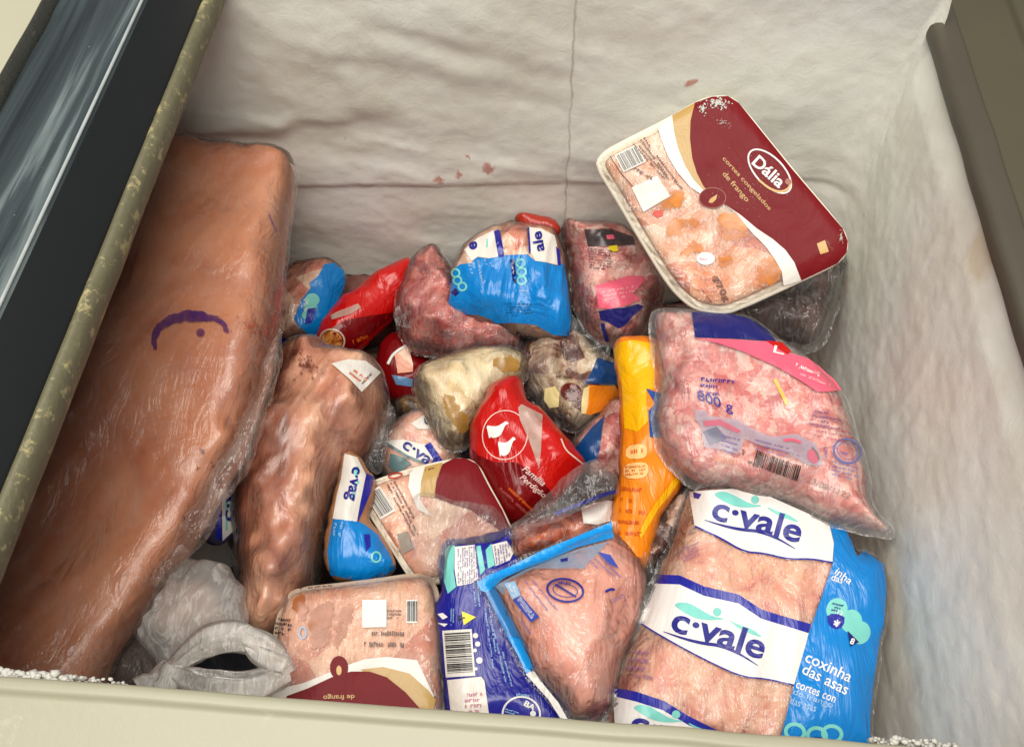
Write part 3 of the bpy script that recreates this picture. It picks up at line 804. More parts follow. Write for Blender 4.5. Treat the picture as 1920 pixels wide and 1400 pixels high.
extrude('glossy_top', roundprof([(xe + 0.0062, ZB + 0.0178), (xe + 0.0015, ZB + 0.0236), (xe - 0.007, ZB + 0.0222), ((xe * .45 + xt * .55), ZB + 0.0165), (xt, ZB + 0.0195)], 0.004, 6), 'y', Y0, Y1, GBLACK, lf, LO, 30)
extrude('edge_highlight', [(xe + 0.0024 + 0.001 * math.cos(a), ZB + 0.0226 + 0.001 * math.sin(a)) for a in np.linspace(-1.2, 3.2, 12)], 'y', Y0, Y1, m_simple('edge_highlight_grey', srgb(168, 174, 174), 0.25, 60, 0.35, 0.03), lf, LO, 30)  # light grey bead, painted in place of the highlight along the bar edge
extrude('seal_strip', roundprof([(xt + 0.001, ZB + 0.014), (xt, ZB + 0.0215), (xt - 0.006, ZB + 0.0255), (xd, ZB + 0.0225), (xd - 0.001, ZB + 0.012)], 0.003), 'y', Y0, Y1, GASKD, lf, LO, 160, 0.0008, 2)
extrude('lid_panel', roundprof([(xd + 0.0005, ZB + 0.008), (xd - 0.0004, ZB + 0.0205), (xd - 0.06, ZB + 0.0215), (xd - 0.3, ZB + 0.0215)], 0.002), 'y', Y0, Y1, CREAMP, lf, LO, 10)
extrude('under_panel', [(xg0 - 0.004, ZB - 0.0145), (xd - 0.3, ZB - 0.0145)], 'y', Y0, Y1, MBLACK, lf, LO, 4, smooth=False)

# ------------------------------------------------------------------ the contents, deepest first
SKIN = m_meat('pork_skin', [(0.25, srgb(168, 98, 66)), (0.42, srgb(194, 122, 88)), (0.55, srgb(208, 142, 106)), (0.75, srgb(220, 162, 128))], 9, 4, 0.4, 0.15, 0.003, fine=45, dist=0.4, coat=0.2)
FLESH = m_meat('pork_flesh', [(0.28, srgb(140, 76, 58)), (0.42, srgb(190, 124, 98)), (0.55, srgb(220, 164, 132)), (0.72, srgb(236, 196, 166))], 13, 4, 0.36, 0.3, 0.004, fine=70, dist=0.9, stretch=(1, 0.6, 1), rot=0.3, coat=0.25)
WRAP = m_film('stretch_wrap', 0.02, 0.24, wscale=60, wstr=0.25, rough=0.28, rot=0.7, hcol=(0.80, 0.70, 0.62, 1), refl=0.9)
WRAPL = m_film('loose_wrap', 0.06, 0.34, wscale=60, wstr=0.45, rough=0.18, rot=0.5, hcol=(0.86, 0.74, 0.66, 1))

# --- deep layer: unseen bags added in dark tones so the gaps look dark ---------------------------------------------------
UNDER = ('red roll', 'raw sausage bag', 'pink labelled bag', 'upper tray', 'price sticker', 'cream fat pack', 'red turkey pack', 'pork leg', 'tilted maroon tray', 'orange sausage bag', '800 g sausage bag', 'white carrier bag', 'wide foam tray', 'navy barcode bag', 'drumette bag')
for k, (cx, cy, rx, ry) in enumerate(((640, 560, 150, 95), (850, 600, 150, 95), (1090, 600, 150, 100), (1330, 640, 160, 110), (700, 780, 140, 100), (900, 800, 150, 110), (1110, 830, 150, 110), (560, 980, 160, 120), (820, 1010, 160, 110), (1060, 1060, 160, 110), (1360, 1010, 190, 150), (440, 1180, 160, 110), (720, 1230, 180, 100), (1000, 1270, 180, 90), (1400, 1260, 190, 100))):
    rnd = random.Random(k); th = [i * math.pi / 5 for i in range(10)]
    p = Pack('dark_filler_bag', 'added dark filler bag at the bottom of the pile under the ' + UNDER[k], 'meat bag', [(cx + rx * rnd.uniform(.85, 1.2) * math.cos(t), cy + ry * rnd.uniform(.85, 1.2) * math.sin(t)) for t in th], -0.135 - 0.012 * (k % 3), 0.035, 0.04, seed=100 + k, lump=(0.01, 0.03), B=0.03, grid=0.005, group='bags at the bottom of the pile')
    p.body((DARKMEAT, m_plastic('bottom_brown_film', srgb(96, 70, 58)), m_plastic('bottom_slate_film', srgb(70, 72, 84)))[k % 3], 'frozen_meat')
# small blue and white pack in the back left corner
p = Pack('chicken_bag', 'blue and white chicken bag with mint emblem wedged behind the big pork slab', 'food bag',
         z3((40, 560), (160, 420), (330, 400), (420, 395), (500, 450), (510, 540), (470, 640), (420, 800), (330, 880), (200, 925), (60, 930), (-60, 800)), -0.072, 0.03, 0.035, camk=0.3, lump=(0.004, 0.03), seed=2)
p.body(CHICKO, 'frozen_chicken', 0.0016, 0.0012); p.body(CLEAR, 'film')
p.fill(z3((380, 405), (440, 395), (510, 450), (515, 540), (470, 640), (430, 780), (370, 850), (280, 870), (200, 800), (180, 760), (220, 650), (290, 560), (280, 530), (340, 480)), BLUE, 'printed_panel')
p.fill(z3((60, 880), (150, 900), (260, 885), (350, 850), (340, 880), (200, 925), (60, 935)), NAVY, 'printed_stripe')
p.strip(z3((170, 915), (260, 905), (350, 865)), 7, WHITE)
for c, r in (((300, 640), 48), ((290, 690), 42), ((265, 740), 34)): p.oval(z3(c)[0], r / 3.5, r / 3.5 * 0.9, I_MINT)
p.fill(z3((270, 700), (330, 690), (300, 790), (250, 800)), NAVY, 'printed_emblem', 0.0012)
p.small(z3((215, 650))[0], (12, -8), (8, 22), 3, I_WHITE, 5)

# red roll with a picture of pasta
p = Pack('sausage_roll', 'red printed roll with a round food picture at its end beside the blue bag', 'food pack',
         z3((345, 900), (400, 760), (470, 700), (620, 560), (800, 440), (930, 385), (1000, 420), (980, 600), (860, 720), (760, 800), (640, 910), (560, 985), (420, 1010), (350, 970)), -0.062, 0.032, 0.034, camk=0.3, seed=3)
p.body(REDP, 'wrapper')
p.fill(z3((345, 900), (430, 820), (520, 770), (690, 740), (860, 720), (760, 800), (640, 910), (560, 985), (420, 1010), (350, 970)), REDD, 'printed_panel')
p.oval(z3((430, 905))[0], 25, 22, m_ink('pale_ring', srgb(200, 176, 160)), 0.3, lift=0.0009, ring=3.0); p.oval(z3((425, 905))[0], 21, 18, m_meat('printed_pasta', [(0.35, srgb(90, 40, 14)), (0.5, srgb(176, 96, 36)), (0.65, srgb(206, 150, 80))], 120, 3), 0.3, 'printed_picture', 0.0007)
p.small(z3((560, 900))[0], (38, -16), (4, 11), 1, I_ORA, 4, cw=6)
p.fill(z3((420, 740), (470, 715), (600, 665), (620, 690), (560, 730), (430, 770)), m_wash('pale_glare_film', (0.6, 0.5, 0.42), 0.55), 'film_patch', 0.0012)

# red pack half hidden between sausages and the cream pack
p = Pack('red_food_pack', 'dark red pack with a small blue strip under the raw sausage meat', 'food pack',
         z3((760, 960), (860, 880), (1000, 900), (1060, 1050), (1060, 1230), (960, 1270), (800, 1260), (770, 1120)), -0.08, 0.022, 0.03, camk=0.25, seed=4, grow=0.0065)
p.body(REDD, 'wrapper'); p.fill(z3((840, 1000), (930, 940), (960, 1060), (960, 1110), (860, 1120), (850, 1060)), CHICKO, 'printed_picture')
p.fill(z3((820, 1130), (900, 1145), (960, 1160), (955, 1210), (850, 1195)), m_plastic('steel_blue_print', srgb(90, 130, 170)), 'printed_label', 0.0009)
p.strip(z3((795, 1060), (830, 990), (930, 930), (950, 980)), 5, WHITE)

# yellowish lumps and clear pack in the gap
p = Pack('potato_pack', 'small pack of yellowish brown lumps in the gap below the dark red pack', 'food pack',
         z6((420, 350), (500, 310), (600, 340), (660, 420), (580, 470), (440, 440)), -0.09, 0.02, 0.022, camk=0.2, lump=(0.006, 0.014), seed=5)
p.body(m_meat('brown_lumps', [(0.35, srgb(60, 40, 20)), (0.5, srgb(150, 108, 52)), (0.65, srgb(176, 140, 80))], 50, 3), 'food', 0.002, 0.0015); p.body(CLEAR, 'film')

# small clear pack with the wordmark
p = Pack('chicken_bag', 'clear bag with white band and navy wordmark below the cream pack', 'food bag',
         z6((350, 560), (420, 500), (560, 420), (640, 400), (720, 500), (780, 600), (760, 720), (640, 800), (450, 800), (370, 740)), -0.07, 0.022, 0.03, camk=0.35, seed=6, grow=0.0065, n=(0.1, 0, 1))
p.body(CHICK, 'frozen_chicken', 0.0016, 0.0012); p.body(CLEARF, 'film')
p.fill(z6((350, 565), (480, 560), (600, 590), (680, 650), (600, 690), (480, 640), (380, 590)), WHITE, 'printed_band')
p.fill(z6((520, 470), (620, 400), (680, 440), (640, 500), (560, 500)), WHITE, 'printed_band')
p.strip(z6((612, 585), (650, 640), (680, 690)), 13, NAVY)
wordmark(p, z6((462, 605))[0], z6((680, 760))[0], 1.0, False, False)
p.strip(z6((370, 580), (440, 620), (520, 670), (590, 690)), 5, m_ink('teal_grey_ink', srgb(96, 124, 126)), lift=0.0011); p.fill(z6((400, 640), (480, 660), (520, 700), (440, 760), (390, 710)), m_ink('teal_grey_ink', srgb(96, 124, 126)), 'printed_leaf', 0.0008)
p.oval(z6((620, 450))[0], 9, 9, I_NAVY, ring=3.2)

# pack wedged between slab and leg
p = Pack('chicken_bag', 'narrow navy and white bag standing wedged between the two pork pieces', 'food bag',
         y5((-60, 900), (80, 820), (150, 700), (215, 690), (228, 760), (225, 1000), (200, 1120), (115, 1205), (30, 1190), (-50, 1150)), -0.03, 0.018, 0.02, camk=0.3, n=(-0.4, 0, 1), seed=7)
p.body(m_plastic('murky_navy_print', srgb(60, 56, 90)), 'film')
p.fill(y5((115, 1200), (112, 1000), (115, 850), (150, 700), (215, 690), (228, 760), (225, 1000), (200, 1120)), WHITE, 'printed_band')
p.fill(y5((75, 1180), (85, 850), (113, 840), (112, 1000), (115, 1200)), NAVY, 'printed_stripe', 0.0008)
wordmark(p, y5((180, 1090))[0], y5((205, 735))[0], 1.0, False, False, h=0.2)
p.strip(y5((140, 1140), (140, 1050), (138, 960)), 4, I_MINT, lift=0.0011)

# raw sausage meat bag
p = Pack('sausage_bag', 'clear bag of raw red sausage links between red roll and blue bag', 'sausage bag',
         z3((830, 660), (930, 400), (1000, 320), (1120, 290), (1180, 380), (1260, 500), (1400, 700), (1600, 800), (1700, 880), (1640, 990), (1500, 1010), (1350, 1000), (1250, 1040), (1100, 1010), (940, 970), (880, 860)), -0.042, 0.032, 0.035, camk=0.25, lump=(0.012, 0.026), seed=8, fl=0.003)
p.body(GROUNDD, 'sausage_meat', 0.0022, 0.0012, extra=lambda uv: 0.004 * ridge(uv[:, 0] / 0.03, uv[:, 1] / 0.03, 41, 1)); p.body(CLEARW, 'film')

p.flap(z3((820, 700), (920, 630), (1010, 740), (985, 840), (850, 810)), CLEARW, 0.018, 0.004)

# cream coloured pack
p = Pack('fat_pack', 'clear pack of cream coloured fat beside the red turkey pack', 'food pack',
         z6((555, 240), (600, 150), (760, 90), (960, 60), (1130, 60), (1180, 160), (1120, 240), (1000, 340), (900, 480), (780, 620), (700, 560), (620, 420)), -0.034, 0.03, 0.035, camk=0.3, lump=(0.005, 0.04), seed=9, grow=0.0065, fl=0.003, wr=(0.002, 0.012, 1.9, 4))
p.body(CREAMY, 'fat', 0.0022, 0.0012); p.body(CLEARW, 'film')
p.fill(z6((690, 300), (760, 290), (830, 420), (870, 500), (800, 540), (740, 430)), m_wash('amber_fat', srgb(176, 130, 56)[:3], 0.7, var=1.6, sc=50), 'amber_patch', 0.0004, 1, ragged=8)
p.fill(z6((970, 90), (1130, 80), (1150, 150), (1060, 190), (990, 150)), m_wash('amber_fat', srgb(176, 130, 56)[:3], 0.7, var=1.6, sc=50), 'amber_patch', 0.0004, 1, ragged=8)

# mottled offcuts bag with orange label
p = Pack('offcuts_bag', 'clear bag of mottled brown and white offcuts with orange and blue print', 'food bag',
         y6((140, 350), (250, 190), (420, 140), (650, 140), (830, 300), (1000, 380), (1060, 520), (1040, 660), (900, 800), (740, 890), (600, 960), (450, 830), (340, 700), (200, 560)), -0.048, 0.03, 0.04, camk=0.3, lump=(0.009, 0.024), seed=10, grow=0.0065, fl=0.003)
p.body(MOTTLED, 'offcuts', 0.0022, 0.0012); p.body(CLEARW, 'film')
p.fill(y6((840, 330), (1010, 380), (1010, 560), (880, 560), (730, 550), (790, 450)), m_plastic('teal_navy_print', srgb(8, 62, 120)), 'printed_panel')
p.fill(y6((760, 570), (1000, 580), (1040, 660), (900, 790), (780, 830), (710, 820), (720, 680)), ORA, 'printed_panel'); p.fill(y6((720, 600), (770, 580), (760, 700), (740, 820), (700, 820), (700, 720)), m_plastic('cream_print', srgb(232, 212, 150)), 'printed_panel', 0.0009)
p.oval(y6((610, 630))[0], 20, 17, m_meat('printed_bean', [(0.3, srgb(70, 20, 16)), (0.7, srgb(140, 60, 48))], 60, 2, 0.2), 0.2, 'dark_bean', 0.001)
p.fill(y6((380, 600), (470, 580), (510, 640), (500, 760), (420, 770), (370, 700)), m_plastic('cream_print', srgb(232, 212, 150)), 'printed_panel', 0.0007)
p.small(y6((480, 470))[0], (40, 3), (-1, 10), 1, I_BROWN, 3, cw=7); p.small(y6((500, 780))[0], (32, 8), (-1, 9), 1, I_BROWN, 8, cw=6)

# navy film with pink sausages below the yellow bag
p = Pack('sausage_bag', 'clear bag with dark blue corner and round pink sausage under the yellow bag', 'sausage bag',
         y6((640, 1130), (780, 950), (880, 860), (960, 740), (1080, 700), (1200, 900), (1200, 1300), (1060, 1400), (860, 1390), (700, 1290)), -0.046, 0.024, 0.03, camk=0.3, seed=11, grow=0.0065, fl=0.002)
p.body(GROUND, 'sausage_meat', 0.0022, 0.0012); p.body(CLEARW, 'film')
p.fill(y6((640, 1130), (780, 950), (900, 840), (880, 960), (870, 1080), (840, 1220), (740, 1270), (690, 1230)), m_plastic('teal_navy_print', srgb(8, 62, 120)), 'printed_panel')

# red casing end
p = Pack('red_sausage', 'red casing end lying against the back wall behind the blue bag', 'sausage',
         z4((640, 100), (720, 90), (860, 110), (990, 170), (1020, 230), (980, 290), (800, 260), (700, 200), (650, 150)), 0.012, 0.012, 0.016, camk=0.4, seed=12, grow=0.001)
p.body(m_plastic('red_casing', srgb(170, 44, 28), 0.3), 'casing')

# big blue and white bag at the back
p = Pack('chicken_bag', 'crumpled blue chicken bag with white bands lying in front of the red casing', 'food bag',
         z4((80, 880), (110, 700), (150, 520), (210, 400), (330, 300), (470, 230), (560, 205), (700, 205), (850, 220), (960, 280), (1030, 420), (1050, 560), (1080, 800), (1095, 960), (1080, 1090), (960, 1150), (840, 1100), (640, 1060), (420, 990), (250, 920)), -0.014, 0.036, 0.045, camk=0.3, lump=(0.006, 0.03), seed=13, wr=(0.004, 0.014, 1.45, 4))
p.body(CHICKO, 'frozen_chicken', 0.0016, 0.0012); p.body(CLEAR, 'film')
p.fill(z4((78, 885), (110, 700), (140, 540), (190, 505), (280, 495), (320, 450), (420, 460), (560, 430), (740, 425), (800, 480), (880, 490), (980, 520), (1035, 500), (1060, 650), (1080, 800), (1095, 960), (1080, 1095), (950, 1085), (800, 1000), (620, 985), (480, 990), (420, 950), (330, 920), (200, 915)), BLUE, 'printed_panel')
p.fill(z4((220, 385), (330, 290), (470, 225), (500, 330), (530, 440), (420, 458), (330, 445), (280, 480)), WHITE, 'printed_band')
p.fill(z4((750, 200), (850, 215), (960, 270), (985, 380), (990, 515), (880, 488), (800, 478), (760, 400)), WHITE, 'printed_band')
p.fill(z4((462, 235), (508, 222), (540, 380), (545, 445), (500, 450), (480, 340)), NAVY, 'printed_stripe', 0.0009)
p.fill(z4((735, 205), (752, 205), (765, 400), (750, 425), (745, 300)), NAVY, 'printed_stripe', 0.0009)
p.fill(z4((970, 360), (1000, 390), (1012, 515), (985, 515)), NAVY, 'printed_stripe', 0.0009)
p.fill(z4((35, 480), (70, 560), (110, 610), (95, 680), (60, 620)), NAVY, 'printed_stripe', 0.0009)
p.text('ale', z4((880, 395))[0], z4((852, 235))[0], 20, I_NAVY, 0.03); p.text('e', z4((330, 385))[0], z4((325, 320))[0], 16, I_NAVY, 0.04)
p.strip(z4((405, 300), (410, 330), (402, 370)), 3, I_MINT, lift=0.0011)
for q in ((680, 500), (690, 570), (690, 640)): p.oval(z4(q)[0], 9.5, 9, I_MINT, ring=3.5, lift=0.0011)
p.fill(z4((595, 470), (630, 465), (650, 640), (640, 670), (615, 640)), NAVYD, 'printed_emblem', 0.0011)
p.small(z4((625, 500))[0], (3, 30), (-5, 1), 1, I_WHITE, 3, cw=3)
for q in ((150, 580), (165, 640), (205, 690)): p.oval(z4(q)[0], 9, 9, I_MINT, 0.6, ring=3.5, lift=0.0011)
p.fill(z4((110, 740), (150, 700), (180, 740), (150, 770)), NAVYD, 'printed_emblem', 0.0011)
for k, (a, b) in enumerate((((240, 500), (270, 600)), ((275, 495), (310, 600)), ((320, 480), (350, 660)), ((370, 470), (400, 540)), ((420, 500), (455, 550)))):
    p.small(z4(a)[0], z4(b)[0] - z4(a)[0], (7, -1), 1, I_PALE, k, cw=4)
p.small(z4((550, 820))[0], z4((770, 825))[0] - z4((550, 820))[0], (0, 27), 5, m_ink('dull_teal_ink', srgb(10, 84, 130)), 7, cw=5)
p.small(z4((640, 715))[0], (30, 0), (0, 5), 1, I_PALE, 9, cw=4)
p.small(z4((650, 1050))[0], (40, 12), (-2, 12), 1, I_BLACK, 6, cw=7)

# pink sausage pack beside it
p = Pack('sausage_bag', 'pink sausage bag with pink and navy label between blue bag and maroon tray', 'sausage bag',
         z4((1010, 190), (1060, 155), (1180, 180), (1420, 190), (1600, 260), (1800, 500), (1870, 680), (1830, 820), (1720, 930), (1700, 1100), (1500, 1180), (1420, 1180), (1350, 1160), (1230, 1060), (1130, 900), (1110, 800), (1120, 680), (1060, 480)), -0.012, 0.036, 0.04, camk=0.35, lump=(0.007, 0.03), seed=14, fl=0.003)
p.body(GROUND, 'sausage_meat', 0.0022, 0.0012); p.body(CLEARW, 'film')
p.fill(z4((1290, 680), (1440, 640), (1560, 600), (1680, 600), (1700, 640), (1600, 740), (1660, 790), (1560, 840), (1420, 870), (1320, 865)), PINKP, 'printed_panel')
p.fill(z4((1320, 890), (1420, 870), (1540, 860), (1640, 830), (1690, 850), (1600, 930), (1530, 1010), (1480, 1030), (1400, 980), (1335, 960)), NAVYD, 'printed_panel')
p.fill(z4((1200, 220), (1420, 215), (1600, 280), (1620, 340), (1400, 360), (1230, 360)), m_wash('dark_smoked_film', srgb(60, 56, 60)[:3], 0.8), 'printed_panel', 0.0008)
p.small(z4((1230, 370))[0], (42, 4), (4, 40), 8, m_ink('wine_ink', srgb(70, 36, 54)), 4, cw=4.5)
p.small(z4((1350, 720))[0], (58, -10), (4, 22), 3, m_ink('light_pink_ink', srgb(240, 170, 180)), 5, cw=5)
p.fill(z4((1400, 360), (1470, 350), (1480, 400), (1410, 405)), I_YEL, 'printed_mark', 0.001); p.fill(z4((1380, 270), (1440, 265), (1450, 300), (1390, 305)), PINKP, 'printed_mark', 0.001)
p.strip(z4((1350, 990), (1365, 1060), (1390, 1140)), 7, NAVYD)

p.flap(z4((1060, 860), (1140, 960), (1240, 1080), (1420, 1180), (1400, 1290), (1290, 1310), (1120, 1150)), CLEARW, 0.012, 0.005)

# ------------------------------------------------------------------ middle layer
# second pork piece
p = Pack('pork_leg', 'film wrapped pork leg piece with white price sticker lying beside the slab', 'meat',
         y5((200, 760), (300, 560), (400, 330), (460, 150), (520, 100), (620, 90), (690, 140), (740, 190), (850, 190), (1000, 250), (1040, 420), (1000, 640), (900, 760), (800, 870), (730, 1000), (680, 1200), (640, 1400), (560, 1600), (440, 1760), (300, 1800), (200, 1700), (220, 1500), (210, 1100)), -0.03, 0.06, 0.06, camk=0.12, lump=(0.011, 0.05), seed=15, grow=0.006, n=(0.10, 0, 1), wr=(0.0025, 0.016, 1.15, 5), B=0.05)
p.body(FLESH, 'meat', 0.004, 0.002); p.body(WRAP, 'stretch_film')
p.fill(y5((735, 190), (830, 165), (930, 175), (1018, 240), (908, 352), (840, 280)), WHITE, 'price_sticker', 0.0012)
p.small(y5((860, 210))[0], (28, 22), (-12, 12), 2, I_ORA, 2, lift=0.0018); p.small(y5((900, 300))[0], (22, -22), (6, 4), 1, I_BROWN, 5, lift=0.0018)
p.flap(y5((890, 430), (1000, 300), (1060, 400), (1115, 470), (1050, 690), (1010, 840), (940, 800), (890, 660)), CLEARG, 0.016, 0.006)
LEG = p

# blue and white bag standing behind it
p = Pack('chicken_bag', 'blue and white chicken bag squeezed between pork leg and tilted maroon tray', 'food bag',
         z6((140, 640), (210, 660), (260, 760), (300, 780), (300, 900), (250, 1000), (330, 1100), (400, 1220), (430, 1300), (330, 1360), (200, 1360), (60, 1330), (40, 1200), (60, 1040), (90, 900), (120, 780)), -0.015, 0.024, 0.026, camk=0.3, seed=16, wr=(0.002, 0.014, 1.4, 3), n=(0.15, 0, 1))
p.body(m_plastic('tan_film', srgb(170, 120, 84)), 'film')
p.fill(z6((75, 1010), (210, 1025), (250, 1040), (330, 1100), (400, 1220), (432, 1300), (330, 1362), (200, 1362), (58, 1332), (40, 1200)), BLUE, 'printed_panel')
p.fill(z6((140, 640), (212, 660), (262, 760), (262, 800), (230, 920), (212, 1028), (72, 1012), (95, 880), (120, 780)), WHITE, 'printed_band')
p.fill(z6((265, 750), (310, 775), (290, 860), (240, 980), (215, 1035), (212, 1020), (230, 920)), NAVY, 'printed_stripe', 0.0009)
p.text('c·vag', z6((165, 710))[0], z6((130, 900))[0], 22, I_NAVY, 0.03); p.fill(z6((195, 720), (222, 710), (218, 760), (195, 780)), I_MINT, 'printed_leaf', 0.0011, 1)
p.strip(z6((225, 800), (190, 830), (205, 870), (180, 890)), 4, I_MINT, lift=0.0011)
p.small(z6((140, 1035))[0], (-8, 34), (-8, -2), 1, I_PALE, 5, cw=6); p.small(z6((100, 1040))[0], (-4, 24), (-7, -1), 1, I_PALE, 6, cw=6)
p.fill(z6((250, 1100), (285, 1100), (290, 1170), (262, 1200)), NAVY, 'printed_emblem', 0.0011); p.oval(z6((320, 1230))[0], 10, 11, I_MINT, ring=3.5, lift=0.0011)

# tray builder -----------------------------------------------------
FOAM = m_simple('foam_tray', srgb(236, 228, 208), 0.55, 50, 0.04, 0.15)
def tray(label, outline, z, camk, n, depth, seed, rimw=0.006, T=0.006, foam=FOAM, bend=(0, 0, 0)):
    p = Pack('meat_tray', label, 'meat tray', outline, z, T, 0.02, n=n, camk=camk, B=0.002, seed=seed, it=1, lump=(0.0012, 0.03), bend=bend, edge=0, grow=0.0008, rvar=0.1, wr=(0.0004, 0.016, 0.7, 2.5))
    P = p.poly; nr = p.normals(P); N = len(P)
    rings = [(rimw * 1.6, -0.0022), (rimw * 0.9, 0.0005), (rimw * 0.35, 0.0016), (0.0, 0.0004), (-0.0005, -0.003), (0.001, -0.006), (0.003, -0.008), (0.014, -depth * 0.9), (0.019, -depth)]
    V = []; Fc = []
    for ins, h in rings:
        Q = P + nr * ins; V.append(p.world(Q, np.full(N, h) + p.bend(Q)))
    V = np.vstack(V)
    for r in range(len(rings) - 1):
        for k in range(N):
            Fc.append((r * N + k, r * N + (k + 1) % N, (r + 1) * N + (k + 1) % N, (r + 1) * N + k))
    b = (len(rings) - 1) * N
    Fc.append(list(range(b, b + N)))
    mesh_obj('foam_tray', V, Fc, foam, p.root, origin=p.org)
    return p

# tilted tray in the middle
p = tray('tilted maroon labelled foam meat tray half covered by clear film beside the red turkey pack',
         z6((245, 870), (275, 810), (380, 770), (560, 715), (720, 680), (830, 665), (900, 700), (960, 820), (1040, 960), (1120, 1140), (1040, 1250), (860, 1330), (700, 1370), (560, 1390), (500, 1330), (420, 1200), (330, 1060), (262, 950)), -0.012, 0.35, (-0.25, -0.1, 1), 0.032, 17)
p.body(CHICKO, 'frozen_chicken', 0.005, 0.001)
p.fill(p.poly + p.normals(p.poly) * 0.002, CLEAR, 'film', 0.0003, px=False)
p.fill(z6((655, 890), (665, 800), (700, 700), (760, 668), (830, 665), (900, 700), (960, 820), (1040, 960), (1120, 1140), (1000, 1060), (860, 960), (760, 930)), MAROON, 'printed_panel')
p.fill(z6((570, 880), (580, 790), (600, 715), (700, 690), (665, 790), (652, 890)), GOLD, 'printed_stripe', 0.0008); p.fill(z6((505, 830), (515, 750), (540, 725), (600, 712), (578, 800), (570, 900), (640, 1000), (560, 960)), WHITE, 'printed_stripe', 0.0008)
p.barcode(z6((345, 920))[0], (12, -7), (13, 20), 12, seed=3)
p.small(z6((375, 820))[0], (50, 95), (20, -8), 3, I_BROWN, 11, cw=6); p.fill(z6((440, 1100), (500, 1080), (535, 1180), (470, 1215)), m_ink('dull_label', srgb(150, 138, 124)), 'printed_label', 0.0009)
p.oval(z6((430, 765))[0], 14, 6, I_RED, -0.2, ring=2.5); p.small(z6((600, 728))[0], (26, -7), (2, 5), 1, I_BROWN, 4, cw=4)

# red turkey pack
p = Pack('turkey_pack', 'bright red pack with two white bird shapes in a ring', 'food pack',
         z6((860, 560), (880, 480), (930, 360), (970, 270), (1040, 230), (1130, 215), (1150, 260), (1150, 360), (1270, 420), (1360, 540), (1450, 640), (1510, 710), (1430, 800), (1330, 900), (1220, 1000), (1140, 1040), (1060, 1000), (960, 850), (880, 680)), -0.016, 0.034, 0.04, camk=0.3, seed=18, lump=(0.004, 0.04), wr=(0.0015, 0.016, -0.9, 4))
p.body(REDP, 'wrapper')
p.fill(z6((865, 610), (900, 650), (1000, 690), (1120, 690), (1230, 760), (1320, 860), (1330, 905), (1220, 1000), (1140, 1040), (1060, 1000), (960, 850), (880, 680)), REDD, 'printed_panel', 0.0007)
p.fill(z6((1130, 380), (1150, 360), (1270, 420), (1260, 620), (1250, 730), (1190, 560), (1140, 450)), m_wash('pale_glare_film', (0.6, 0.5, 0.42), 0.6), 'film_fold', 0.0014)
p.oval(z6((1055, 535))[0], 43, 47, m_ink('pink_white_ink', srgb(232, 200, 190)), 0.2, ring=1.8)
bird = np.array([(948, 480), (975, 485), (1010, 487), (1040, 470), (1060, 455), (1080, 470), (1058, 478), (1048, 500), (1030, 540), (990, 555), (975, 545), (965, 558), (960, 530)])
p.fill(z6(*bird), I_WHITE, 'bird_emblem', 0.0011, 1); p.fill(z6(*(bird * np.array([0.8, 1.15]) + np.array([255, 20]))), I_WHITE, 'bird_emblem', 0.0011, 1)
p.text('Família', z6((1150, 735))[0], z6((1270, 830))[0], 12, m_ink('pale_pink_ink', srgb(228, 190, 184)), 0.01, 0.3); p.text('Perdigão', z6((1130, 790))[0], z6((1270, 905))[0], 14, m_ink('pale_pink_ink', srgb(228, 190, 184)), 0.01, 0.3)
p.small(z6((1085, 830))[0], (44, 40), (-5, 7), 1, I_ORA, 2, cw=5); p.small(z6((1035, 830))[0], (56, 52), (-5, 7), 1, m_ink('dull_rose_ink', srgb(170, 84, 74)), 6, cw=4)
p.strip(z6((1375, 555), (1400, 620), (1450, 660), (1500, 700)), 3, m_ink('pink_white_ink', srgb(232, 200, 190)))
# loose clear film over its lower right
p = Pack('empty_film_bag', 'loose clear film lying over the red turkey pack and orange sausages', 'film',
         z6((1180, 1000), (1300, 900), (1400, 780), (1560, 680), (1640, 700), (1680, 780), (1690, 870), (1560, 920), (1400, 980), (1250, 1040), (1120, 1110), (1060, 1100)), 0.042, 0.004, 0.02, camk=0.3, seed=19, wr=(0.004, 0.02, 0.5, 3), B=0.001)
p.body(m_film('rosy_film', 0.06, 0.2, tint=(0.95, 0.86, 0.84, 1), wscale=60, wstr=0.4), 'film')
p.strip(z6((1340, 985), (1480, 930), (1600, 880), (1685, 855)), 7, NAVYD)

# orange sausage bag
p = Pack('orange_sausage_bag', 'clear bag of orange sausages with white label behind the blue edged chicken bag', 'sausage bag',
         z8((560, 170), (700, 110), (850, 80), (960, 60), (1180, -20), (1200, 150), (1150, 240), (900, 340), (640, 400), (560, 380), (540, 260)), 0.008, 0.03, 0.035, camk=0.2, lump=(0.01, 0.02), seed=20, fl=0.003)
p.body(ORSAUS, 'sausages', 0.0022, 0.0012, extra=lambda uv: 0.006 * ridge(uv[:, 0] / 0.03, uv[:, 1] / 0.016, 51, 1)); p.body(CLEARW, 'film')
p.fill(z8((985, 40), (1060, 10), (1180, -10), (1180, 110), (1080, 140), (1000, 130)), m_plastic('silver_white_print', srgb(214, 210, 204), 0.3), 'printed_label', 0.0009)

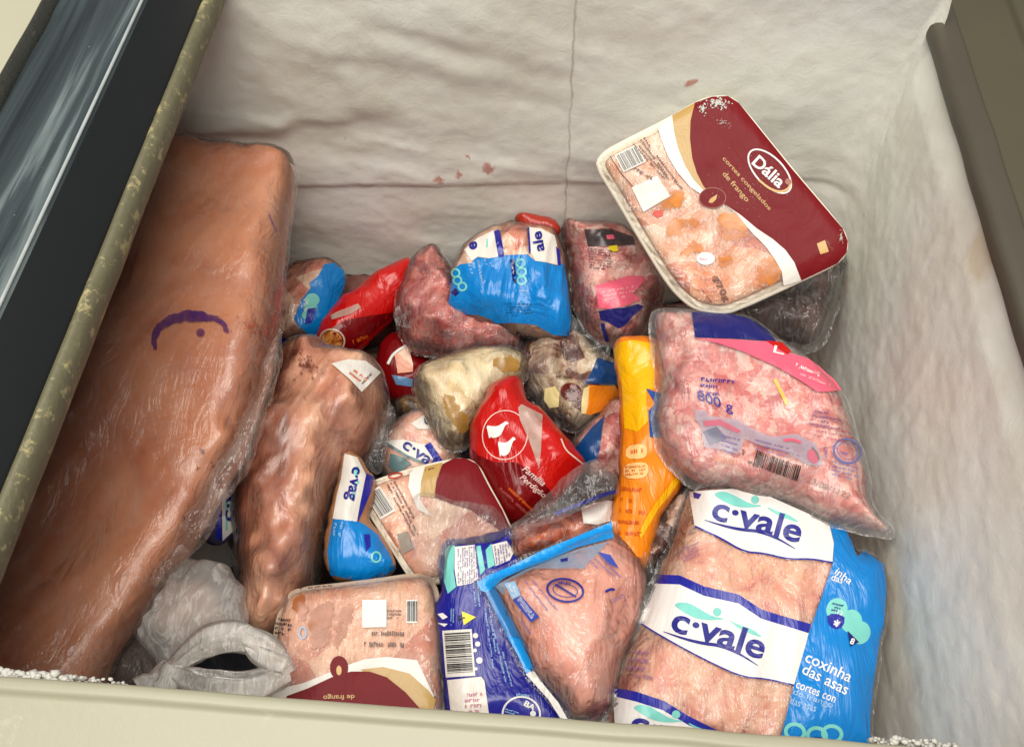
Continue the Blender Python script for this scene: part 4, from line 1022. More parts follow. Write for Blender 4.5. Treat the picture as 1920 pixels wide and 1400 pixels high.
# foam tray bottom left
p = tray('wide foam tray of chicken with maroon label lying upside down by the front rim',
         y1((930, 620), (960, 440), (1000, 340), (1060, 290), (1300, 265), (1500, 240), (1700, 210), (1790, 240), (1830, 400), (1850, 700), (1860, 950), (1840, 1040), (1600, 1080), (1200, 1040), (940, 980), (915, 800)), 0.0, 0.15, (0, -0.05, 1), 0.035, 21, foam=m_simple('tan_tray', srgb(214, 190, 164), 0.5, 40, 0.05, 0.1), T=0.014)
p.body(m_meat('breast_fillets', [(0.3, srgb(196, 120, 92)), (0.45, srgb(214, 158, 126)), (0.6, srgb(226, 186, 156)), (0.75, srgb(200, 120, 90))], 24, 4, cell=18, speck=(0.62, (0.8, 0.7, 0.62, 1), 0.4)), 'chicken_fillets', 0.004, 0.001)
p.fill(p.poly + p.normals(p.poly) * 0.002, CLEARW, 'film', 0.0003, px=False)
for P in (((1140, 420), (1190, 355), (1262, 370), (1240, 560), (1180, 620), (1135, 600), (1130, 500)), ((1270, 500), (1310, 380), (1360, 370), (1350, 480), (1300, 600), (1262, 610)), ((1040, 330), (1100, 310), (1120, 400), (1100, 480), (1050, 420))):
    p.fill(y1(*P), TANW, 'skin_piece', 0.0005, 1, ragged=7)
p.fill(y1((1320, 700), (1420, 665), (1540, 652), (1700, 670), (1790, 860), (1760, 1030), (1280, 1000), (940, 960), (930, 830), (1100, 790)), WHITE, 'printed_band', 0.0007)
p.fill(y1((1400, 720), (1520, 705), (1660, 740), (1760, 830), (1800, 880), (1780, 940), (1740, 1010), (1600, 1000), (1500, 780)), GOLD, 'printed_stripe', 0.0010)
p.fill(y1((1010, 860), (1120, 820), (1250, 760), (1350, 730), (1450, 730), (1540, 760), (1640, 840), (1720, 930), (1720, 1060), (1300, 1060), (1000, 990)), MAROON, 'printed_panel', 0.0013)
p.oval(y1((1288, 710))[0], 17, 22, MAROON, lift=0.0016); p.oval(y1((1288, 725))[0], 5, 9, I_GOLD, lift=0.0020)
p.text('de frango', y1((1370, 845))[0], y1((1205, 850))[0], 12, I_GOLD, 0.01, lift=0.0022)
p.fill(y1((1410, 352), (1538, 350), (1538, 495), (1410, 498)), WHITE, 'blank_label', 0.0010)
p.barcode(y1((1672, 412))[0], (9, 0), (0, 19), 8, seed=6)
p.small(y1((1460, 510))[0], (84, 0), (0, 14), 1, I_BROWN, 3, cw=8); p.small(y1((1420, 565))[0], (112, 2), (0, 15), 1, I_BROWN, 4, cw=7)
p.small(y1((1080, 285))[0], (100, -10), (0, 5), 1, I_BROWN, 8, cw=8); p.small(y1((1540, 400))[0], (26, 0), (0, 20), 3, I_BROWN, 9, cw=5)
p.small(y1((955, 440))[0], (30, 4), (-3, 34), 4, I_BLACK, 8, cw=7); p.oval(y1((1095, 525))[0], 8, 12, I_PALE, ring=3)
# clear crumpled film above the navy bag
p = Pack('empty_film_bag', 'crumpled empty clear bag end above the navy barcode bag', 'film',
         z6((530, 900), (600, 880), (760, 920), (980, 950), (1040, 1010), (1090, 1080), (960, 1140), (730, 1140), (700, 1250), (680, 1360), (580, 1300), (540, 1200), (520, 1050)), 0.024, 0.008, 0.02, camk=0.3, seed=23, wr=(0.006, 0.016, 1.2, 3), B=0.002)
p.body(m_film('milky_film', 0.06, 0.30, tint=(0.95, 0.94, 0.92, 1), wscale=50, wstr=0.45), 'film')

# navy bag
p = Pack('printed_food_bag', 'navy blue printed bag with barcode and yellow triangle mark', 'food bag',
         z8((160, 300), (185, 240), (300, 235), (480, 220), (570, 165), (640, 330), (660, 600), (760, 900), (860, 1120), (920, 1280), (900, 1400), (560, 1400), (205, 1380), (185, 1150), (165, 980), (145, 780), (130, 640), (170, 560), (160, 420)), 0.002, 0.020, 0.03, camk=0.15, seed=24, lump=(0.004, 0.05), wr=(0.001, 0.02, 1.3, 4))
p.body(m_plastic('royal_navy_print', srgb(26, 28, 140), 0.3, 40, 0.2), 'film')
p.fill(z8((175, 290), (195, 262), (232, 262), (225, 420), (238, 510), (190, 550), (165, 470)), MINT, 'printed_stripe'); p.fill(z8((232, 270), (350, 258), (372, 460), (330, 490), (245, 505), (230, 400)), WHITE, 'printed_panel')
p.fill(z8((358, 268), (385, 262), (412, 405), (385, 440)), MINT, 'printed_stripe'); p.fill(z8((415, 290), (450, 250), (470, 380), (430, 400)), MINT, 'printed_stripe'); p.fill(z8((452, 258), (540, 235), (585, 300), (560, 350), (475, 385)), WHITE, 'printed_panel')
p.small(z8((245, 285))[0], (0.5, 68), (38, -6), 9, I_LIL, 3, cw=5, lift=0.0016); p.small(z8((462, 270))[0], (4, 34), (30, -6), 6, I_LIL, 4, cw=5, lift=0.0016)
p.fill(z8((272, 655), (358, 690), (285, 738)), I_YEL, 'warning_triangle', 0.0011); p.text('T', z8((293, 712))[0], z8((293, 680))[0], 13, I_BLACK, 0.04, lift=0.0018)
p.barcode(z8((255, 905))[0], (3, 38), (24, -1.5), 22, seed=9)
p.fill(z8((185, 1065), (390, 1045), (408, 1070), (440, 1300), (420, 1330), (215, 1330)), m_plastic('cream_white_print', srgb(232, 224, 214)), 'printed_panel', 0.0009); p.small(z8((290, 1140))[0], (30, -2), (1, 42), 4, m_ink('rose_ink', srgb(196, 130, 150)), 8, cw=6, lift=0.0016)
for q, r in (((355, 800), 5), ((368, 850), 5), ((352, 888), 3.5), ((378, 948), 6), ((358, 998), 3)): p.oval(z8(q)[0], r, r, I_WHITE, name='printed_dot')
for k, (a, b) in enumerate((((420, 640), (470, 1000)), ((445, 620), (505, 1060)), ((470, 760), (545, 1080)), ((520, 880), (580, 1100)), ((350, 480), (365, 640)), ((375, 470), (392, 690)))):
    p.small(z8(a)[0], z8(b)[0] - z8(a)[0], (-5, 1), 1, I_PALE, 20 + k, cw=4)
for k in range(3): p.small(z8((480 + 25 * k, 430 - 12 * k))[0], (-3, 20), (5, 0), 1, m_ink('rose_ink', srgb(196, 130, 150)), 60 + k, cw=4)
p.oval(z8((628, 1270))[0], 37, 35, I_WHITE, ring=3.5); p.text('BA', z8((640, 1215))[0], z8((700, 1250))[0], 11, I_WHITE, 0.03); p.oval(z8((698, 1265))[0], 5.5, 5.5, I_WHITE, name='printed_dot'); p.small(z8((535, 1230))[0], (26, 8), (-2, 9), 2, I_PALE, 41, cw=4); p.small(z8((600, 1140))[0], (40, 4), (-1, 7), 1, I_PALE, 43, cw=4)
p.fill(z8((128, 672), (160, 665), (190, 690), (160, 705)), I_WHITE, 'printed_mark', 0.0011); p.fill(z8((128, 725), (190, 730), (170, 748)), I_WHITE, 'printed_mark', 0.0011); p.small(z8((205, 640))[0], (-1, 30), (8, 0), 2, I_PALE, 47, cw=4)

# clear chicken bag with blue edge
p = Pack('chicken_bag', 'clear bag of pink chicken breast with bright blue top edge', 'food bag',
         z8((370, 490), (430, 440), (560, 390), (760, 290), (950, 215), (1160, 125), (1260, 200), (1420, 380), (1400, 640), (1300, 900), (1240, 1100), (1190, 1320), (900, 1330), (860, 1260), (780, 1170), (700, 1080), (655, 1010), (600, 900), (540, 790), (470, 650), (410, 560)), 0.034, 0.022, 0.04, camk=0.2, seed=25, lump=(0.004, 0.05), fl=0.008, flwave=0.002, wr=(0.0012, 0.02, 1.0, 4))
p.body(CHICKS, 'chicken_breast', 0.008, 0.0015, extra=lambda uv: 0.004 * fbm(uv[:, 0] / 0.04, uv[:, 1] / 0.04, 61, 2)); p.body(CLEARW, 'film')
p.fill(z8((365, 485), (430, 440), (560, 388), (760, 288), (950, 212), (1165, 122), (1180, 215), (960, 275), (800, 345), (640, 405), (520, 460), (425, 545), (385, 530)), m_plastic('bright_blue_print', srgb(0, 146, 226), 0.3, 40, 0.2), 'printed_edge')
p.fill(z8((415, 545), (470, 510), (500, 560), (560, 680), (620, 800), (690, 920), (640, 850), (540, 795), (470, 655)), m_wash('blue_wash', srgb(40, 130, 200)[:3], 0.75), 'printed_edge', 0.0007)
p.fill(z8((540, 795), (620, 820), (680, 940), (700, 1000), (660, 1030), (600, 905)), m_plastic('bright_blue_print', srgb(0, 146, 226)), 'printed_edge', 0.0009)
p.fill(z8((655, 1030), (700, 1005), (760, 1090), (850, 1200), (905, 1300), (860, 1290), (790, 1180)), m_plastic('silver_white_print', srgb(214, 210, 204), 0.3), 'printed_edge', 0.0009)
p.fill(z8((470, 505), (640, 410), (960, 285), (1150, 240), (1000, 400), (700, 400), (560, 470), (520, 560)), m_wash('pale_blue_wash', srgb(120, 170, 205)[:3], 0.45), 'printed_tint', 0.0007)
p.oval(z8((890, 530))[0], 36, 23, I_NAVY, 0.15, ring=4); p.oval(z8((890, 530))[0], 24, 13, I_NAVY, 0.15, ring=1.5); p.strip(z8((830, 495), (890, 530), (955, 570)), 3.5, I_NAVY, lift=0.0012); p.small(z8((850, 470))[0], (38, 6), (-1, 8), 1, I_NAVY, 71, cw=5)
p.fill(z8((530, 490), (590, 475), (625, 560), (575, 585)), I_PALE, 'printed_label', 0.001); p.fill(z8((578, 590), (628, 562), (735, 690), (685, 722)), m_ink('cobalt_ink', srgb(58, 76, 170)), 'printed_label', 0.001); p.small(z8((600, 590))[0], (26, 34), (8, -7), 3, I_WHITE, 72, cw=4, lift=0.0016)
p.small(z8((545, 500))[0], (10, 24), (12, -3), 2, I_WHITE, 73, cw=5, lift=0.0016)
for k, (a, b) in enumerate((((640, 480), (840, 740)), ((690, 480), (870, 700)), ((620, 720), (720, 870)), ((1060, 350), (1200, 480)), ((1090, 330), (1240, 490)), ((1030, 360), (1100, 430)))):
    p.small(z8(a)[0], z8(b)[0] - z8(a)[0], (5, -4), 1, I_LIL, 80 + k, cw=5)
p.fill(z8((1080, 300), (1160, 320), (1210, 400), (1150, 370)), m_ink('cobalt_ink', srgb(58, 76, 170)), 'printed_label', 0.001); p.strip(z8((1130, 540), (1165, 520), (1185, 530)), 5, I_NAVY, lift=0.0011); p.small(z8((1165, 580))[0], (20, -9), (4, 8), 2, I_LIL, 92, cw=4)
p.small(z8((1010, 1230))[0], (42, -22), (8, 28), 4, m_ink('plum_ink', srgb(120, 60, 84)), 93, cw=5); p.fill(z8((860, 345), (905, 335), (905, 355), (865, 362)), I_NAVY, 'printed_mark', 0.0011)

# wing bag front right
p = Pack('chicken_bag', 'large clear bag of chicken drumettes with white bands and blue side panel', 'food bag',
         z7((470, 30), (800, 20), (1210, 200), (1300, 260), (1335, 330), (1360, 400), (1400, 370), (1500, 440), (1515, 560), (1500, 760), (1470, 900), (1445, 1080), (1430, 1250), (1425, 1480), (900, 1500), (400, 1480), (40, 1450), (55, 1280), (80, 1090), (130, 950), (190, 830), (250, 690), (320, 480), (400, 320), (440, 180)), 0.034, 0.028, 0.034, camk=0.12, seed=26, lump=(0.004, 0.045), fl=0.004, wr=(0.0013, 0.02, 1.2, 5), n=(0.05, -0.05, 1))
p.body(CHICK, 'frozen_drumettes', 0.0035, 0.0018, extra=lambda uv: 0.003 * ridge(uv[:, 0] / 0.035, uv[:, 1] / 0.035, 66, 2)); p.body(CLEARW, 'film')
WB = m_plastic('band_white_print', srgb(230, 226, 222), 0.34, 30, 0.16, 0.04)
bandA = p.fill(z7((480, 60), (800, 40), (1215, 225), (1240, 330), (1232, 435), (1120, 412), (1000, 418), (870, 382), (770, 378), (640, 300), (510, 242)), WB, 'printed_band')
p.strip(z7((510, 242), (640, 300), (770, 378), (870, 382), (1000, 416), (1120, 412), (1232, 433)), 3.0, NAVY); p.fill(z7((500, 62), (545, 75), (530, 100), (505, 95)), NAVY, 'printed_stripe', 0.0009)
bandB = p.fill(z7((300, 540), (430, 545), (560, 605), (740, 645), (860, 725), (960, 755), (1108, 800), (1075, 930), (1030, 1075), (1000, 1073), (880, 1040), (760, 1033), (600, 960), (460, 888), (300, 798), (218, 745)), WB, 'printed_band')
p.fill(z7((318, 495), (430, 500), (560, 558), (740, 600), (860, 678), (960, 710), (1120, 755), (1106, 802), (960, 757), (860, 727), (740, 647), (560, 607), (430, 547), (302, 543)), NAVY, 'printed_stripe', 0.0009)
p.strip(z7((218, 745), (300, 798), (460, 888), (600, 960), (760, 1033), (880, 1040), (1030, 1075)), 2.6, NAVY)
bandC = p.fill(z7((80, 1090), (200, 1110), (350, 1160), (480, 1240), (620, 1310), (760, 1400), (560, 1480), (100, 1440)), WB, 'printed_band'); p.fill(z7((80, 1088), (200, 1108), (350, 1158), (480, 1238), (620, 1308), (680, 1360), (600, 1345), (470, 1280), (340, 1205), (200, 1160), (95, 1135)), NAVY, 'printed_stripe', 0.0009)
panel = p.fill(z7((1210, 200), (1300, 255), (1338, 330), (1360, 400), (1400, 370), (1500, 440), (1518, 560), (1502, 760), (1472, 900), (1447, 1080), (1432, 1250), (1427, 1490), (930, 1500), (960, 1350), (1030, 1080), (1110, 800), (1180, 600), (1236, 430), (1240, 320)), BLUE, 'printed_panel', 0.0007)
wordmark(p, z7((375, 790))[0], z7((860, 945))[0], on=bandB); wordmark(p, z7((590, 205))[0], z7((1055, 335))[0], on=bandA); wordmark(p, z7((160, 1325))[0], z7((640, 1480))[0], on=bandC)
p.text('coxinha', z7((1082, 950))[0], z7((1318, 1062))[0], 21, I_WHITE, 0.008, parent=panel); p.text('das asas', z7((1066, 1012))[0], z7((1300, 1128))[0], 21, I_WHITE, 0.008, parent=panel)
p.text('cortes con', z7((1036, 1088))[0], z7((1240, 1168))[0], 13, I_WHITE, 0.004, parent=panel); p.text('de frango', z7((1018, 1132))[0], z7((1225, 1205))[0], 15, I_PALE, 0.004, parent=panel); p.text('das asas', z7((1005, 1172))[0], z7((1140, 1215))[0], 14, I_PALE, 0.004, parent=panel)
p.text('inha', z7((1240, 490))[0], z7((1318, 550))[0], 14, I_WHITE, 0.004, parent=panel); p.text('das', z7((1222, 525))[0], z7((1280, 545))[0], 13, I_WHITE, 0.004, parent=panel)
for q in ((1255, 680), (1330, 740), (1375, 800)):
    p.oval(z7(q)[0], 20, 22, I_MINT, 0.3, lift=0.0010)
p.fill(z7((1200, 700), (1296, 705), (1290, 770), (1245, 785), (1210, 760)), NAVY, 'printed_emblem', 0.0014, 1); p.fill(z7((1310, 790), (1370, 850), (1325, 875)), NAVYD, 'printed_emblem', 0.0014); p.small(z7((1230, 640))[0], (18, 4), (-2, 18), 3, I_NAVY, 31, cw=4, lift=0.0018); p.text('8', z7((1318, 858))[0], z7((1338, 866))[0], 12, I_WHITE, 0.03, lift=0.0018); p.text('*', z7((1232, 768))[0], z7((1266, 775))[0], 14, I_WHITE, 0.02, lift=0.0018); p.text('-12', z7((1238, 700))[0], z7((1280, 712))[0], 8, I_WHITE, 0.01, lift=0.0018)
for q in ((1035, 1320), (1150, 1340), (1230, 1330)): p.oval(z7(q)[0], 21, 18, I_MINT, 0.2, ring=7, lift=0.0010)
p.fill(z7((1090, 1370), (1150, 1340), (1210, 1370), (1200, 1420), (1100, 1420)), NAVYD, 'printed_emblem', 0.0014, 1)
for k in range(4):
    p.small(z7((195 - 40 * (k in (1, 2)), 885 + 42 * k))[0], (34 + 20 * (k in (1, 2)), 3), (0, 12), 1, m_ink('mauve_ink', srgb(150, 104, 140)), 100 + k, cw=6)
p.small(z7((430, 360))[0], (34, -14), (4, 28), 4, m_ink('mauve_ink', srgb(150, 104, 140)), 110, cw=5)

# yellow bag
p = Pack('sausage_bag', 'yellow and orange printed sausage bag with dark blue side lying on edge', 'sausage bag',
         z5((95, 290), (130, 250), (200, 240), (360, 260), (450, 500), (450, 900), (470, 1040), (400, 1120), (330, 1250), (290, 1400), (265, 1530), (170, 1560), (88, 1510), (80, 1400), (110, 1200), (140, 1000), (150, 800), (140, 500)), 0.030, 0.022, 0.024, camk=0.15, seed=27, n=(-0.2, 0, 1), lump=(0.003, 0.03), wr=(0.002, 0.014, 1.5, 4))
p.body(ORA, 'wrapper')
p.fill(z5((93, 290), (130, 248), (200, 238), (330, 258), (330, 520), (280, 515), (280, 600), (290, 700), (230, 760), (155, 740), (140, 500)), YEL, 'printed_panel', 0.0007)
p.fill(z5((278, 515), (420, 560), (420, 800), (300, 790), (292, 640), (330, 600)), m_plastic('cobalt_print', srgb(26, 74, 150)), 'printed_panel', 0.0009)
p.fill(z5((165, 845), (240, 828), (282, 840), (285, 890), (260, 915), (160, 915)), m_ink('peach_ink', srgb(240, 190, 120)), 'printed_label', 0.0009, 1); p.fill(z5((150, 950), (230, 932), (290, 940), (292, 1000), (250, 1030), (150, 1025)), m_ink('peach_ink', srgb(240, 190, 120)), 'printed_label', 0.0009, 1)
p.small(z5((190, 855))[0], (26, -3), (0, 14), 1, I_ORA, 5, cw=6, lift=0.0015); p.small(z5((160, 955))[0], (38, -3), (0, 20), 3, I_ORA, 6, cw=6, lift=0.0015)
for k in range(5): p.small(z5((140 - 6 * k, 1065 + 62 * k))[0], (46, 4), (-1, 13), 1, m_ink('burnt_orange_ink', srgb(200, 84, 20)), 50 + k, cw=6)
p.fill(z5((470, 1040), (430, 1100), (350, 1200), (290, 1300), (250, 1370), (235, 1345), (280, 1250), (330, 1170), (400, 1080), (445, 1020)), YEL, 'printed_edge', 0.0012)
# dark pack peeking out next to it
p = Pack('offcuts_bag', 'clear bag of dark brown giblets between yellow bag and drumette bag', 'food bag',
         z7((230, 330), (330, 200), (400, 60), (470, 30), (490, 150), (450, 300), (330, 480), (240, 470), (210, 420)), 0.012, 0.024, 0.025, camk=0.1, seed=28, lump=(0.006, 0.015))
p.body(m_meat('giblets', [(0.34, srgb(40, 18, 12)), (0.46, srgb(96, 50, 36)), (0.58, srgb(170, 124, 100)), (0.72, srgb(206, 176, 156))], 50, 4, cell=50), 'giblets', 0.0016, 0.0012); p.body(CLEARW, 'film')

# dark translucent bag under the tray
p = Pack('grey_film_bag', 'dark grey translucent bag tucked under the upper maroon tray', 'food bag',
         [(1330, 540), (1420, 500), (1500, 480), (1575, 470), (1592, 500), (1578, 545), (1560, 600), (1540, 650), (1500, 660), (1440, 640), (1340, 610)], 0.045, 0.03, 0.035, camk=0.3, seed=29, lump=(0.004, 0.02), wr=(0.004, 0.014, 0.4, 3), fl=0.004)
p.body(DARKMEAT, 'frozen_meat', 0.008, 0.004); p.body(CLEARG, 'film')

# 800 g pack
p = Pack('sausage_bag', 'large frosty pink sausage bag marked 800 g lying on the drumette bag', 'sausage bag',
         z5((300, 90), (350, 60), (540, 60), (760, 60), (960, 160), (1080, 260), (1180, 325), (1330, 430), (1400, 540), (1460, 680), (1510, 830), (1550, 1000), (1570, 1180), (1600, 1240), (1715, 1320), (1700, 1390), (1560, 1350), (1300, 1285), (1130, 1205), (950, 1152), (700, 1112), (560, 1082), (470, 1032), (380, 940), (330, 830), (308, 700), (335, 560), (330, 420), (312, 280)), 0.066, 0.024, 0.034, camk=0.15, seed=30, grow=0.001, lump=(0.005, 0.035), fl=0.0035, flwave=0.002, wr=(0.0012, 0.02, 0.5, 4), n=(-0.05, -0.05, 1))
p.body(GROUND, 'sausage_meat', 0.0055, 0.0022, extra=lambda uv: 0.003 * fbm(uv[:, 0] / 0.03, uv[:, 1] / 0.03, 71, 2), jag=0.002); p.body(CLEARF, 'film')
p.fill(z5((538, 75), (700, 78), (860, 110), (960, 170), (1020, 245), (760, 228), (556, 222)), NAVYD, 'printed_panel')
p.fill(z5((560, 228), (760, 232), (1000, 248), (1100, 312), (1200, 340), (1290, 400), (1345, 450), (1398, 522), (1330, 530), (1255, 532), (1150, 462), (1020, 388), (830, 302), (690, 255)), PINKP, 'printed_panel')
p.fill(z5((960, 240), (1050, 250), (1105, 300), (1085, 320), (1010, 275)), REDP, 'printed_mark', 0.001); p.text('L.', z5((1000, 310))[0], z5((1062, 325))[0], 14, I_WHITE, 0.03); p.small(z5((1135, 365))[0], (64, 30), (-2, 9), 1, I_WHITE, 4, cw=7); p.small(z5((1150, 385))[0], (50, 14), (-2, 9), 1, m_ink('light_pink_ink', srgb(240, 170, 180)), 9, cw=6); p.small(z5((1160, 420))[0], (66, 26), (-2, 8), 1, m_ink('light_pink_ink', srgb(240, 170, 180)), 5, cw=5)
p.text('800 g', z5((572, 595))[0], z5((775, 668))[0], 24, I_NAVY, 0.012, down=(2, 24)); p.small(z5((592, 445))[0], (68, 6), (-1, 11), 1, I_NAVY, 6, cw=8); p.small(z5((588, 482))[0], (48, 5), (-1, 9), 1, I_NAVY, 7, cw=7); p.small(z5((585, 515))[0], (46, 10), (-1, 9), 1, I_NAVY, 8, cw=7)
GW = m_wash('grey_lilac_wash', srgb(176, 170, 186)[:3], 0.62)
p.fill(z5((555, 632), (620, 640), (640, 670), (800, 690), (900, 750), (1000, 790), (1130, 770), (1250, 830), (1290, 950), (1200, 950), (1080, 880), (960, 850), (840, 800), (800, 890), (700, 860), (610, 850), (585, 720), (560, 690)), GW, 'printed_tint', 0.0008)
p.fill(z5((600, 700), (700, 690), (820, 755), (800, 770), (700, 725), (610, 730)), m_wash('rose_wash', srgb(206, 110, 130)[:3], 0.8), 'printed_stripe', 0.0012); p.fill(z5((600, 760), (680, 730), (740, 800), (640, 840), (620, 800)), m_wash('slate_wash', srgb(110, 116, 140)[:3], 0.7), 'printed_mark', 0.0012)
for k in range(4): p.small(z5((700 + 4 * k, 770 + 28 * k))[0], (44 - 4 * k, 12), (0, 6), 1, I_LIL, 40 + k, cw=4, lift=0.0016)
for k in range(3): p.small(z5((900, 800 + 24 * k))[0], (92, 24), (0, 5), 1, I_LIL, 45 + k, cw=4, lift=0.0016)
p.strip(z5((1060, 810), (1120, 805), (1160, 825)), 5, PINKP, lift=0.0016); p.oval(z5((1230, 900))[0], 11, 14, m_wash('rose_wash', srgb(206, 110, 130)[:3], 0.8), -0.4, lift=0.0013); p.strip(z5((1222, 850), (1250, 880), (1262, 920)), 3, I_GREY, lift=0.0016)
p.barcode(z5((1022, 955))[0], (41, 15), (-4, 14), 26, seed=12, back=False); p.small(z5((820, 860))[0], (0, 18), (7, 0), 1, I_BLACK, 49, cw=5); p.small(z5((860, 920))[0], (8, 2), (-1, 8), 1, I_BLACK, 50, cw=4)
p.text('23/08/1122', z5((1190, 1045))[0], z5((1435, 1145))[0], 11, I_GREY, 0.0)
for k in range(4): p.small(z5((1240 - 12 * k, 632 + 24 * k))[0], (44 + 8 * k, 9 + 1 * k), (-1, 6), 1, m_ink('violet_ink', srgb(96, 70, 120)), 55 + k, cw=5)
for k in range(3): p.small(z5((1245 - 8 * k, 715 + 26 * k))[0], (76, 16), (-1, 6), 1, m_ink('wine_rose_ink', srgb(170, 70, 90)), 61 + k, cw=5)
p.oval(z5((1425, 870))[0], 28, 24, m_ink('slate_blue_ink', srgb(98, 104, 160)), 0.3, ring=4); p.oval(z5((1425, 870))[0], 20, 16, m_ink('slate_blue_ink', srgb(98, 104, 160)), 0.3, ring=1.2); p.small(z5((1380, 865))[0], (26, 7), (-1, 8), 1, m_ink('slate_blue_ink', srgb(98, 104, 160)), 66, cw=5)
for k in range(4): p.small(z5((1340, 920 + 24 * k))[0], (52, 14), (-1, 6), 1, m_ink('slate_blue_ink', srgb(98, 104, 160)), 68 + k, cw=4)
p.small(z5((1285, 850))[0], (3, 25), (8, -1), 1, m_ink('slate_blue_ink', srgb(98, 104, 160)), 12, cw=6); p.strip(z5((1010, 460), (1045, 530), (1080, 605)), 6, m_wash('yellow_wash', srgb(236, 204, 80)[:3], 0.8), lift=0.001)
p.fill(z5((640, 900), (740, 890), (830, 925), (800, 950), (690, 935)), m_wash('orange_wash', srgb(232, 140, 90)[:3], 0.6), 'carrot_piece', -0.0006, 1)

# maroon tray on top, leaning into the corner
p = tray('upright leaning foam meat tray with large maroon label against the frosted corner',
         z2((50, 480), (75, 420), (150, 370), (470, 210), (620, 120), (700, 95), (790, 92), (850, 130), (1140, 490), (1430, 830), (1458, 900), (1452, 965), (1400, 1025), (1200, 1120), (830, 1290), (740, 1307), (640, 1290), (560, 1250), (460, 1150), (340, 960), (150, 640)), 0.138, 0.80, (-0.1, -0.05, 1), 0.03, 31, rimw=0.007)
p.body(CHICKO, 'frozen_chicken', 0.007, 0.001)
p.fill(p.poly + p.normals(p.poly) * 0.003, CLEAR, 'film', 0.0003, px=False)
for P in (((425, 830), (500, 770), (590, 770), (630, 800), (580, 850), (480, 885)), ((720, 760), (790, 740), (850, 760), (910, 810), (880, 880), (800, 910), (740, 870)), ((500, 990), (600, 890), (650, 930), (600, 980)), ((940, 1040), (1000, 980), (1060, 1000), (1090, 1090), (1040, 1150), (960, 1130)), ((470, 620), (540, 620), (570, 660), (480, 720), (380, 730)), ((720, 1000), (780, 970), (820, 1010), (770, 1060))):
    p.fill(z2(*P), ORANGEW, 'skin_piece', 0.0004, 1, ragged=9)
p.fill(z2((362, 735), (430, 725), (425, 765), (385, 770)), m_ink('blood_red', srgb(206, 60, 40)), 'blood_spot', 0.0006, 1)
A = [(605, 128), (580, 230), (577, 330), (590, 440), (615, 520), (650, 590), (700, 650), (770, 695), (860, 755), (950, 830), (1040, 890), (1110, 950), (1160, 1020), (1199, 1121)]
panel = p.fill(z2(*A, (1400, 1025), (1452, 965), (1458, 900), (1430, 830), (1140, 490), (850, 130), (790, 92), (700, 95)), MAROON, 'printed_panel', 0.0007)
p.fill(z2((478, 200), (605, 128), (580, 230), (577, 330), (590, 440), (615, 520), (650, 590), (680, 630), (650, 615), (600, 560), (550, 480), (510, 380), (488, 290)), GOLD, 'printed_stripe', 0.0009)
p.fill(z2((400, 270), (478, 200), (488, 290), (510, 380), (550, 480), (600, 560), (660, 622), (640, 640), (580, 600), (510, 520), (455, 430), (420, 340)), WHITE, 'printed_stripe', 0.0008)
p.fill(z2((770, 695), (860, 755), (950, 830), (1040, 890), (1110, 950), (1160, 1020), (1199, 1121), (1100, 1150), (1090, 1070), (1050, 1000), (1000, 930), (920, 850), (840, 750)), WHITE, 'printed_stripe', 0.0008)
p.oval(z2((703, 660))[0], 25, 19, MAROON, 0.0, 'printed_emblem', 0.0011); p.oval(z2((703, 660))[0], 25.5, 19.5, m_ink('dull_gold_ink', srgb(150, 80, 60)), 0.0, ring=1.2, lift=0.0014); p.fill(z2((680, 685), (690, 665), (730, 640), (722, 670), (700, 690)), I_GOLD, 'printed_leaf', 0.0015)
p.oval(z2((1022, 512))[0], 53, 27, I_WHITE, 0.80, ring=3.0, lift=0.0013, name='printed_ring'); p.text('Dália', z2((918, 470))[0], z2((1072, 610))[0], 23, I_WHITE, 0.02, parent=panel)
p.strip(z2((960, 560), (1020, 610), (1080, 630), (1130, 610), (1140, 570)), 4, I_GOLD, lift=0.0016); p.oval(z2((1125, 570))[0], 6, 6, m_ink('dull_gold_ink', srgb(150, 80, 60)), lift=0.0017)
p.text('cortes congelados', z2((752, 448))[0], z2((1012, 735))[0], 10, I_GOLD, 0.004, parent=panel); p.text('de frango', z2((750, 535))[0], z2((885, 690))[0], 12.5, I_GOLD, 0.006, parent=panel)
p.barcode(z2((243, 440))[0], (18, -8.5), (7.5, 14), 12, mat=I_GREY, seed=21)
p.small(z2((330, 320))[0], (68, 92), (-12, 7), 2, I_BROWN, 22, cw=8); p.small(z2((285, 345))[0], (62, 70), (-10, 6), 2, I_BROWN, 23, cw=7); p.small(z2((275, 480))[0], (36, 22), (-6, 8), 1, I_BROWN, 24, cw=6)
p.fill(z2((252, 602), (395, 538), (468, 650), (318, 738)), WHITE, 'blank_label', 0.0010)
p.strip(z2((130, 425), (190, 520), (260, 600)), 1.5, I_BROWN, lift=0.0010); p.oval(z2((665, 998))[0], 17, 12, I_WHITE, 0.0, lift=0.0010, name='printed_seal'); p.small(z2((635, 990))[0], (18, 3), (-1, 6), 1, m_ink('rose_ink', srgb(196, 130, 150)), 25, cw=5, lift=0.0015)
p.text('770g', z2((690, 1115))[0], z2((765, 1245))[0], 15, I_BROWN, 0.01); p.small(z2((715, 1090))[0], (14, 10), (-8, 10), 2, I_BROWN, 26, cw=5); p.small(z2((640, 1150))[0], (26, 36), (-4, 3), 1, I_BROWN, 27, cw=4)
p.fill(z2((1285, 915), (1330, 895), (1352, 960), (1305, 975)), I_GOLD, 'printed_mark', 0.0012); p.small(z2((1345, 895))[0], (12, 18), (-4, 3), 2, m_ink('dull_gold_ink', srgb(150, 80, 60)), 28, cw=4)
